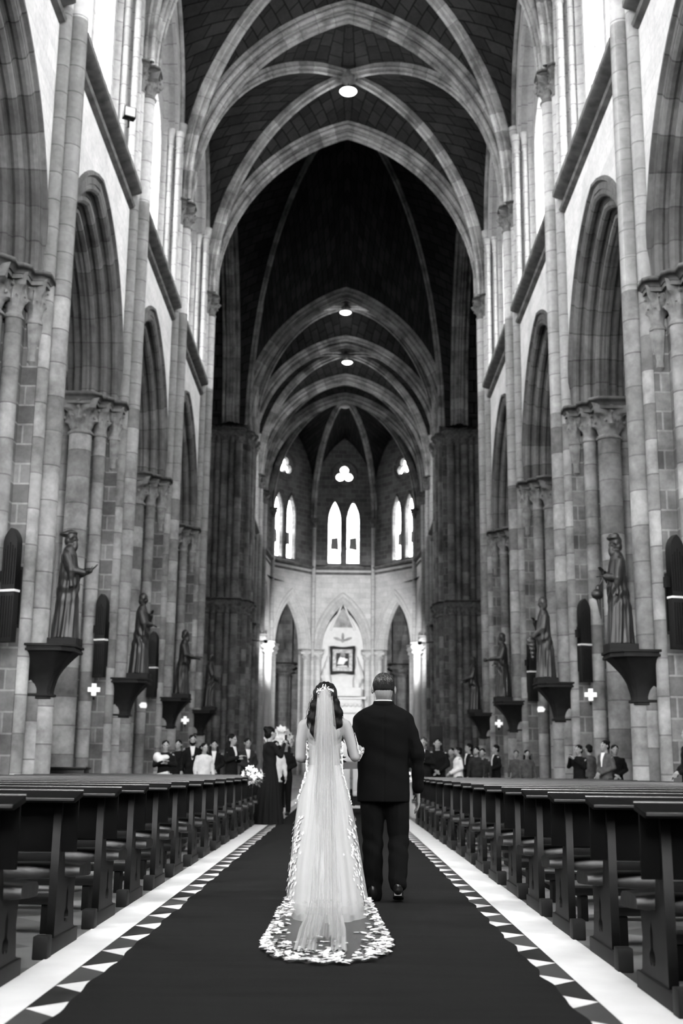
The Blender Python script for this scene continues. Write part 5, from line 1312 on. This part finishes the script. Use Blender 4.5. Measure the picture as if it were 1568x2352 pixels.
# refine vertically
PP = []
for i in range(len(P)-1):
    for k in range(4): PP.append([Vector(P[i][j]).lerp(Vector(P[i+1][j]), k/4) for j in range(120)])
PP.append([Vector(q) for q in P[-1]])
mb.grid(PP, lambda i,j: (j/120, i/40), cj=True); gown = mb.build('gown_skirt', M['satin'], bride, smooth=80)
mb = MB(); P = []
for k in range(9):
    q = k/8; row = []
    for j in range(60):
        a = 2*PI*j/60; back = max(0,-math.sin(a)); top = 1.230 - .105*back**.5*(1-.5*abs(math.cos(a))) ; z = 1.02 + (top-1.02)*q
        hx = .128 + .012*max(0,(z-1.08)/.13); hy = .093+.008*max(0,(z-1.08)/.13); row.append((hx*math.cos(a), .008+hy*math.sin(a), z))
    P.append(row)
mb.grid(P, None, cj=True, flip=True); mb.build('gown_bodice', M['satin'], bride, smooth=80)
# little front train piece peeping out at the right
mb = MB(); P = []
for i in range(9):
    u = i/8; P.append([(.20+.17*u-.0*v, -.50+.34*v*(1-.4*u)-.10*u, .10*(1-u)*(1-abs(v-.5))+.006+.006*math.sin(i*2+v*9)) for v in [k/8 for k in range(9)]])
mb.grid(P, None); mb.build('underskirt_hem', M['satin'], bride, smooth=80)
# sheer train lying on the carpet
def train_pt(u, v):
    """u -1..1 across, v 0..1 from the skirt hem to the outer edge (world-relative to the bride)"""
    a = u*PI*.5
    # start on the skirt back
    xs, ys, zs_ = .290*math.sin(a*1.05)+.04, -.45-.60*math.cos(a*1.05)*.98, .045
    xe = .368*math.sin(a*1.08)+.057; ye = -2.02 - .76*max(0, math.cos(a*1.08))**.75
    f = v**.9; x = xs+(xe-xs)*f; y = ys+(ye-ys)*f
    sc = .018*math.sin(u*26)*v*v
    z = max(.006, zs_*(1-v)**1.5*2.2) + .010*abs(math.sin(u*19+v*3))*(.3+v) 
    return Vector((x, y+sc*1.3, z))
mb = MB(); rows = [[train_pt(-1+2*i/90, j/24) for j in range(25)] for i in range(91)]
mb.grid(rows, lambda i,j: (i/90, j/24)); train = mb.build('train', M['sheer'], bride, smooth=80)
lace = MB(); rnd = random.Random(8)
n = 0
while n < 1000:
    u = rnd.uniform(-1,1); v = rnd.random()
    # dense along the scalloped edge and at the two sides, airy in the middle
    dens = max(0, (v-.70)/.3)**.6*(.65+.35*math.sin(u*21)) + .85*max(0, (abs(u)-.42)/.45)*(1 if v > .1 else .6) + .12*(v > .5) 
    if math.sin(u*9+v*7)*math.sin(u*4-v*11) < -.25 and v < .85: dens *= .25
    if rnd.random() < dens:
        p = train_pt(u, v) + Vector((0,0,.006)); petal_cluster(lace, p, Vector((rnd.gauss(0,.15), rnd.gauss(0,.15), 1)).normalized(), rnd.uniform(.012,.030), rnd, rnd.choice((5,6))); n += 1
# the lace climbs the skirt in branching sprays
for sg in (-1, 1):
    for k in range(190):
        t_ = rnd.random()**.8; z = .03+.62*t_; a = -PI/2 + sg*(.35+.75*(1-.2*t_)+rnd.gauss(0,.16*(1-t_*.6))) if k % 3 else -PI/2 + sg*(1.15+rnd.gauss(0,.22))
        if rnd.random() < t_*.55: continue
        for q in range(len(SK)-1):
            if SK[q][0] >= z >= SK[q+1][0]:
                w = (SK[q][0]-z)/(SK[q][0]-SK[q+1][0]); c = [SK[q][m_]+(SK[q+1][m_]-SK[q][m_])*w for m_ in range(5)]
        f = 1+sk_fold(a, z); p = Vector((c[1]+c[3]*math.cos(a)*f, c[2]+c[4]*math.sin(a)*f, z)); nn = Vector((math.cos(a)*c[4], math.sin(a)*c[3], .15)).normalized()
        petal_cluster(lace, p+nn*.005, nn, rnd.uniform(.008,.018), rnd)
lace.build('lace_applique', M['lace'], bride, merge=False, smooth=0)
# beaded lace down the sides of hips and waist, and along the right arm
mb = MB()
for sg in (-1, 1):
    for k in range(120):
        z = rnd.uniform(.72,1.2); hx = .132 if z > .98 else .132+(.98-z)*.30; p = Vector((sg*(hx+.004)*math.cos(rnd.uniform(0,.5)), -.01-.06*rnd.random()-(.0 if z > .9 else .05), z)); petal_cluster(mb, p, Vector((sg*.7,-.7,0)).normalized(), rnd.uniform(.005,.011), rnd)
for k in range(120):
    t_ = rnd.random(); p = Vector(BRs).lerp(Vector(BRe), .25+.75*t_); rr = .047; aa = rnd.uniform(-.7,.6)*(.4+.8*t_); petal_cluster(mb, p+Vector((math.cos(aa)*rr*.98, math.sin(aa)*rr*.9-.004, .01)), Vector((math.cos(aa), math.sin(aa), .1)).normalized(), rnd.uniform(.004,.009), rnd)
for k in range(70):
    p = Vector(BRe).lerp(Vector(BRw), rnd.random()*.7); aa = rnd.uniform(-1.2,.8); petal_cluster(mb, p+Vector((math.cos(aa)*.042, 0, math.sin(aa)*.042)), Vector((math.cos(aa),-.2,math.sin(aa))).normalized(), rnd.uniform(.005,.010), rnd)
mb.build('beaded_lace', M['lace'], bride, merge=False, smooth=0)
# veil: gathered under the comb, falling over the skirt to the train
VP = [(-.112,1.585),(-.130,1.52),(-.150,1.40),(-.158,1.25),(-.155,1.08),(-.190,.92),(-.300,.74),(-.425,.58),(-.56,.43),(-.735,.28),(-.92,.15),(-1.10,.075),(-1.30,.045),(-1.60,.036),(-1.95,.032),(-2.25,.030),(-2.47,.028)]
def veil(name, mat, w0, w1, off, folds, amp, end=1.0, seed=0, split=False):
    pts = [Vector((0,y,z)) for y, z in VP]; n = 90; path = []
    acc = [0]
    for i in range(1, len(pts)): acc.append(acc[-1]+(pts[i]-pts[i-1]).length)
    tot = acc[-1]*end; m = 70
    for k in range(m+1):
        d = tot*k/m; i = 0
        while i < len(pts)-2 and acc[i+1] < d: i += 1
        path.append((pts[i].lerp(pts[i+1], (d-acc[i])/(acc[i+1]-acc[i])), k/m))
    R = []
    for p, t_ in path:
        w = w0 + (w1-w0)*min(1, t_*1.35)**1.05; row = []
        for j in range(n+1):
            u = -1+2*j/n; gath = amp*(.35+.65*min(1,t_*2.5)); back = off + gath*math.sin(folds*u*PI + seed + .6*math.sin(t_*5+seed)) + gath*.5*math.sin(folds*2.3*u*PI+seed*2)
            curve = -.035*(u*u)*(1 if t_ < .5 else .4)     # wraps forward at the edges
            x = u*w + .032*min(1,t_*2) + .006*math.sin(folds*1.7*u*PI+seed*3+t_*2)
            nz = .55 if p.z > .2 else 0; y = p.y - back*(.9 if p.z > .12 else .1) - curve; z = p.z + back*(nz*.3 if p.z > .12 else .9) - (0 if p.z > .12 else -.004)
            row.append((x-.004, y, max(.012, z)))
        R.append(row)
    mb = MB(); mb.grid(R, lambda i,j: (j/n, i/m*2))
    if split:
        keep = []
        for f, uv in zip(mb.f, mb.uv):
            cx_ = sum(mb.v[q][0] for q in f)/len(f); cy_ = sum(mb.v[q][1] for q in f)/len(f)
            if cy_ < -1.15 and abs(cx_-.040) < .010+.030*min(1,(-1.15-cy_)/.9): continue
            keep.append((f, uv))
        mb.f = [k[0] for k in keep]; mb.uv = [k[1] for k in keep]; mb.m = [0]*len(keep)
    return mb.build(name, mat, bride, smooth=80)
veil('veil', M['veil'], .052, .215, .012, 6, .010, end=.62, seed=1)
veil('veil_inner_layer', M['veil2'], .050, .142, .000, 9, .008, end=1.0, seed=2.2, split=True)
veil('veil_outer_layer', M['veil'], .042, .105, .020, 7, .008, end=.90, seed=4.0)
# bouquet in her hand
bq = bouquet(-.13+.04, 9.15+.34, 1.10, .10, 'bride\'s small bouquet, held in front and hidden behind her', 21, name='bridal_bouquet')
# ---------------- wedding guests
M['gskin'] = plain('guest_skin', .20, .55, noise=.1, nscale=10); M['gdark'] = plain('dark_guest_cloth', .004, .85, spec=.08); M['gmid'] = plain('grey_guest_cloth', .05, .85, noise=.3, nscale=14, spec=.1)
M['glight'] = plain('pale_guest_cloth', .42, .8, noise=.1, nscale=14); M['ggrey'] = plain('charcoal_guest_cloth', .014, .85, noise=.3, nscale=14, spec=.1)
def guest(x, y, H, face, lab, hair='short', top='gdark', shirt=None, bottom='gdark', gown=False, arms='clasp', beard=False, tie=False, coat=0.0, build=1.0, hairm='hair', shawl=False):
    """local +y is where the person faces; face = heading in degrees (0 looks to the altar, 180 to the camera)"""
    S = H/1.74; t = empty('person', (x, y, 0), math.radians(face), lab, 'person', 'wedding guests'); t.scale = (S*build**.5, S*build**.5, S)
    W_ = .185
    A = {'down': (((W_+.04,.0,1.14),(W_+.05,.06,.90)), ((-W_-.04,.0,1.14),(-W_-.05,.06,.90))),
         'clasp': (((W_+.05,-.02,1.14),(.035,.20,1.02)), ((-W_-.05,-.02,1.14),(-.035,.20,1.00))),
         'phone': (((W_+.05,.10,1.20),(.05,.27,1.42)), ((-W_-.05,.08,1.18),(-.05,.25,1.38))),
         'high': (((W_+.05,.02,1.16),(.04,.22,1.24)), ((-W_-.05,.02,1.16),(-.04,.20,1.20)))}[arms]
    B = Blob(); P_ = head(B, (0,.01,1.60), 1.04, 0, 0); B.limb([(0,-.01,1.40),(0,-.005,1.52)], [.055,.052])
    B.loft([(.95,0,0,.13,.085),(1.15,0,0,.125,.08),(1.32,0,0,.15,.085),(1.41,0,0,.12,.065)], 14)
    for sg in (-1,1): B.limb([(sg*.08,0,.95),(sg*.085,0,.48),(sg*.08,0,.07)],[.08,.05,.038]); B.cap((sg*.08,0,.045),(sg*.09,.13,.03),.034,.028)
    ex = MB()
    for sg, (E, Wp) in zip((1,-1), A):
        B.limb([(sg*W_*.92,0,1.375), E, Wp], [.046,.038,.026], 8)
        d = Vector(Wp)-Vector(E); B.cap(Wp, Vector(Wp)+d.normalized()*.06, .026, .028)
        up = (sg*1.0,.2,0) if arms == 'down' else ((0,0,1) if arms != 'phone' else (sg*.6,-.6,.2)); hand(ex, Wp, d, up, .98, .5, -sg, blob=False)
    B.done('body', M['gskin'], t, voxel=.012, smooth=2, extra=ex)
    # eyes and mouth so that the face reads at a distance
    mb = MB()
    for sg in (-1,1): ball(mb, P_(sg*.030,.086,.0), .010, 6, .7)
    mb.build('eyes', M['gdark'], t)
    B = Blob(); hm = M[hairm]
    B.ell((0,-.014,1.640),(.088,.100,.086)); B.ell((0,-.045,1.58),(.078,.065,.08))
    if hair == 'long': B.limb([(-.06,-.03,1.60),(-.085,-.03,1.46),(-.08,.02,1.33)],[.04,.04,.028]); B.limb([(.06,-.03,1.60),(.085,-.03,1.46),(.08,.02,1.33)],[.04,.04,.028]); B.ell((0,-.07,1.47),(.08,.05,.16))
    if hair == 'curly':
        for q in range(12): an = q*.55-.2; B.ell((.085*math.cos(an), -.035-.04*abs(math.sin(an)), 1.60-.022*q*(q % 2)), (.042,.04,.05))
    if hair == 'bun': B.ell((0,-.09,1.68),(.05,.05,.045))
    if beard: B.ell((0,.072,1.505),(.052,.040,.045)); B.limb([(-.062,.03,1.57),(-.05,.06,1.52)],[.02,.024]); B.limb([(.062,.03,1.57),(.05,.06,1.52)],[.02,.024])
    B.done('hair', hm, t, voxel=.012, smooth=2, disp=lambda c: .003*math.sin(c.x*90+c.z*60))
    B = Blob(); hem = .78-coat
    B.loft([(hem,0,0,.175,.13),(.95,0,0,.165,.118),(1.12,0,0,.158,.11),(1.30,0,0,.188,.118),(1.385,0,-.005,.18,.095),(1.425,0,-.01,.12,.075),(1.45,0,-.01,.068,.060)], 18)
    for sg, (E, Wp) in zip((1,-1), A):
        Wv = Vector(E).lerp(Vector(Wp), .93); B.limb([(sg*W_*.88,-.005,1.365), E, Wv], [.060,.052,.040], 8)
    B.done('top', M[top], t, voxel=.016, smooth=3, disp=lambda c: .004*math.sin(c.z*40+c.x*20+x))
    if shawl:
        B = Blob(); B.ell((.17,.02,1.33),(.10,.12,.12)); B.ell((.12,.11,1.30),(.10,.05,.10)); B.ell((0,.12,1.34),(.10,.04,.06)); B.done('shawl', M['shirt'], t, voxel=.018)
    if shirt:
        mb = MB(); P = []
        for i in range(7):
            q = i/6; z = 1.455-.30*q; w = .045*(1-q)+.012
            P.append([(w*u, (.068+.060*min(1,q*2.2))*(1-.12*u*u)+.004, z) for u in (-1,-.5,0,.5,1)])
        mb.grid(P, None); sh = mb.build('shirt_front', M[shirt], t)
        if tie: mb = MB(); mb.face([(-.012,.083,1.43),(.012,.083,1.43),(.022,.142,1.22),(0,.145,1.17),(-.022,.142,1.22)]); mb.build('tie', M['gdark'], t, smooth=0)
    if gown:
        mb = MB(); P = [[((hx)*math.cos(2*PI*j/72)*(1+k*math.sin(j*1.22)), hy*math.sin(2*PI*j/72)*(1+k*math.sin(j*1.22)), z) for j in range(72)] for z, hx, hy, k in ((1.08,.142,.10,0),(.92,.178,.13,.01),(.6,.22,.19,.04),(.3,.24,.23,.06),(.01,.28,.27,.08))]
        mb.grid(P, None, cj=True); mb.build('skirt', M[bottom], t, smooth=80)
    else:
        B = Blob()
        for sg in (-1,1): B.limb([(sg*.08,0,.88),(sg*.088,0,.48),(sg*.085,-.01,.10)],[.10,.072,.060])
        B.ell((0,0,.90),(.165,.12,.10)); B.done('trousers', M[bottom], t, voxel=.016, smooth=3)
        for sg in (-1,1): B = Blob(); B.limb([(sg*.08,-.02,.045),(sg*.09,.14,.035)],[.042,.036]); B.done('shoe', M['shoe'], t, voxel=.012, smooth=2)
    if arms == 'phone': mb = MB(); mb.box(-.036,.036,.36,.368,1.44,1.59); mb.build('phone_shadow', M['black'], None) if False else None
    return t
def at(px, py, H):
    d = (H-1.01)*2749/(1767-py); return (px-784)/2749*d, d
G = [  # px, py of the head top, height, heading, label, options
 (378,1703,1.58,-170,'woman with dark updo and pale shawl over one shoulder, leftmost guest', dict(hair='bun',top='gdark',bottom='glight',gown=True,arms='high',shawl=True)),
 (408,1702,1.68,170,'guest in dark clothes standing in shadow beside the woman in the pale shawl', dict(top='gdark',arms='down')),
 (440,1690,1.80,-168,'bearded man in black suit, white shirt and tie facing the camera', dict(beard=True,shirt='shirt',tie=True,arms='down')),
 (468,1708,1.55,-150,'woman with curly dark hair and short pale sleeves, right of the bearded man', dict(hair='curly',top='glight',arms='down')),
 (490,1702,1.66,-172,'woman in black blazer over a white blouse', dict(hair='long',shirt='shirt',arms='clasp')),
 (531,1687,1.74,-120,'tall woman with very long dark hair and black coat looking towards the bride', dict(hair='long',shirt='glight',coat=.35,arms='high')),
 (567,1697,1.74,-160,'dark-suited man with white collar standing behind the photographing woman', dict(shirt='shirt',tie=True,arms='clasp',top='ggrey')),
 (632,1702,1.62,-165,'smiling woman with long dark hair and pale top, under the tall white flowers', dict(hair='long',top='glight',arms='down')),
 (655,1700,1.66,165,'dark-haired woman in black just left of the bride', dict(hair='long',arms='clasp')),
 (972,1690,1.72,165,'older man in dark suit partly hidden by the sleeve of the bride\'s companion', dict(shirt='shirt',arms='high',hairm='hair_g')),
 (1005,1692,1.72,170,'dark-haired guest all in black under the box loudspeaker', dict(hair='long',arms='clasp')),
 (1037,1714,1.62,150,'small distant guest with grey top left of the white coat', dict(top='gmid',arms='down')),
 (1052,1712,1.62,100,'guest wrapped in a puffy white coat', dict(hair='short',top='shirt',arms='clasp',build=1.25)),
 (1077,1704,1.76,110,'man in black suit in profile, right of the white coat', dict(shirt='shirt',arms='clasp')),
 (1094,1711,1.64,150,'guest in charcoal seen between two men in suits', dict(top='ggrey',arms='down')),
 (1108,1715,1.60,160,'shorter guest in charcoal left of the lone man in black suit', dict(top='ggrey',arms='down')),
 (1139,1706,1.74,105,'lone man in black suit with clasped hands turned towards the aisle', dict(shirt='shirt',arms='clasp')),
 (1186,1718,1.62,165,'older balding guest in a grey jacket', dict(top='gmid',arms='down',hairm='hair_g')),
 (1211,1717,1.60,-175,'woman with long hair in a grey coat beside the balding guest', dict(hair='long',top='gmid',coat=.3,arms='down')),
 (1330,1704,1.62,130,'woman in black raising a phone to take a picture', dict(hair='short',arms='phone')),
 (1353,1703,1.70,35,'man in grey jacket with white collar seen from behind', dict(top='gmid',arms='down')),
 (1391,1693,1.68,120,'woman with hair tied up, grey sleeves and a white front', dict(hair='bun',top='gmid',shirt='shirt',arms='clasp')),
 (1413,1703,1.62,175,'woman in a dark hooded coat, hands together, rightmost full guest', dict(hair='short',coat=.25,arms='clasp',build=1.15)),
]
for (px, py, H, fc, lab, o) in G:
    x, y = at(px, py, H); guest(x, y, H, fc, lab, **o)
p = guest(-1.34, 22.3, 1.80, -60, 'woman in long black gown photographing the couple at the left edge of the carpet', hair='bun', gown=True, arms='phone')
ph = MB(); ph.box(-.04,.04,-.005,.005,-.075,.075); o = ph.build('mobile_phone', M['black'], bevel=.003); o.location = (-1.34+.33*math.sin(math.radians(60)), 22.3+.33*math.cos(math.radians(60)), 1.56); o.rotation_euler = (0,0,math.radians(-60)); tag(o, 'black phone held up by the woman in the long black gown', 'phone')
guest(5.36, 18.4, 1.74, 100, 'person in black cut off by the right edge of the picture', arms='clasp')
# low dark chest standing against the nearest left pier
mb = MB(); mb.box(-.42,.42,-.22,.22,0,.95); mb.box(-.46,.46,-.26,.26,.95,1.0); o = mb.build('dark_chest', M['pew'], bevel=.01); o.location = (-5.72, 24.9, 0); tag(o, 'low dark wooden chest just behind the nearest left pier', 'chest')
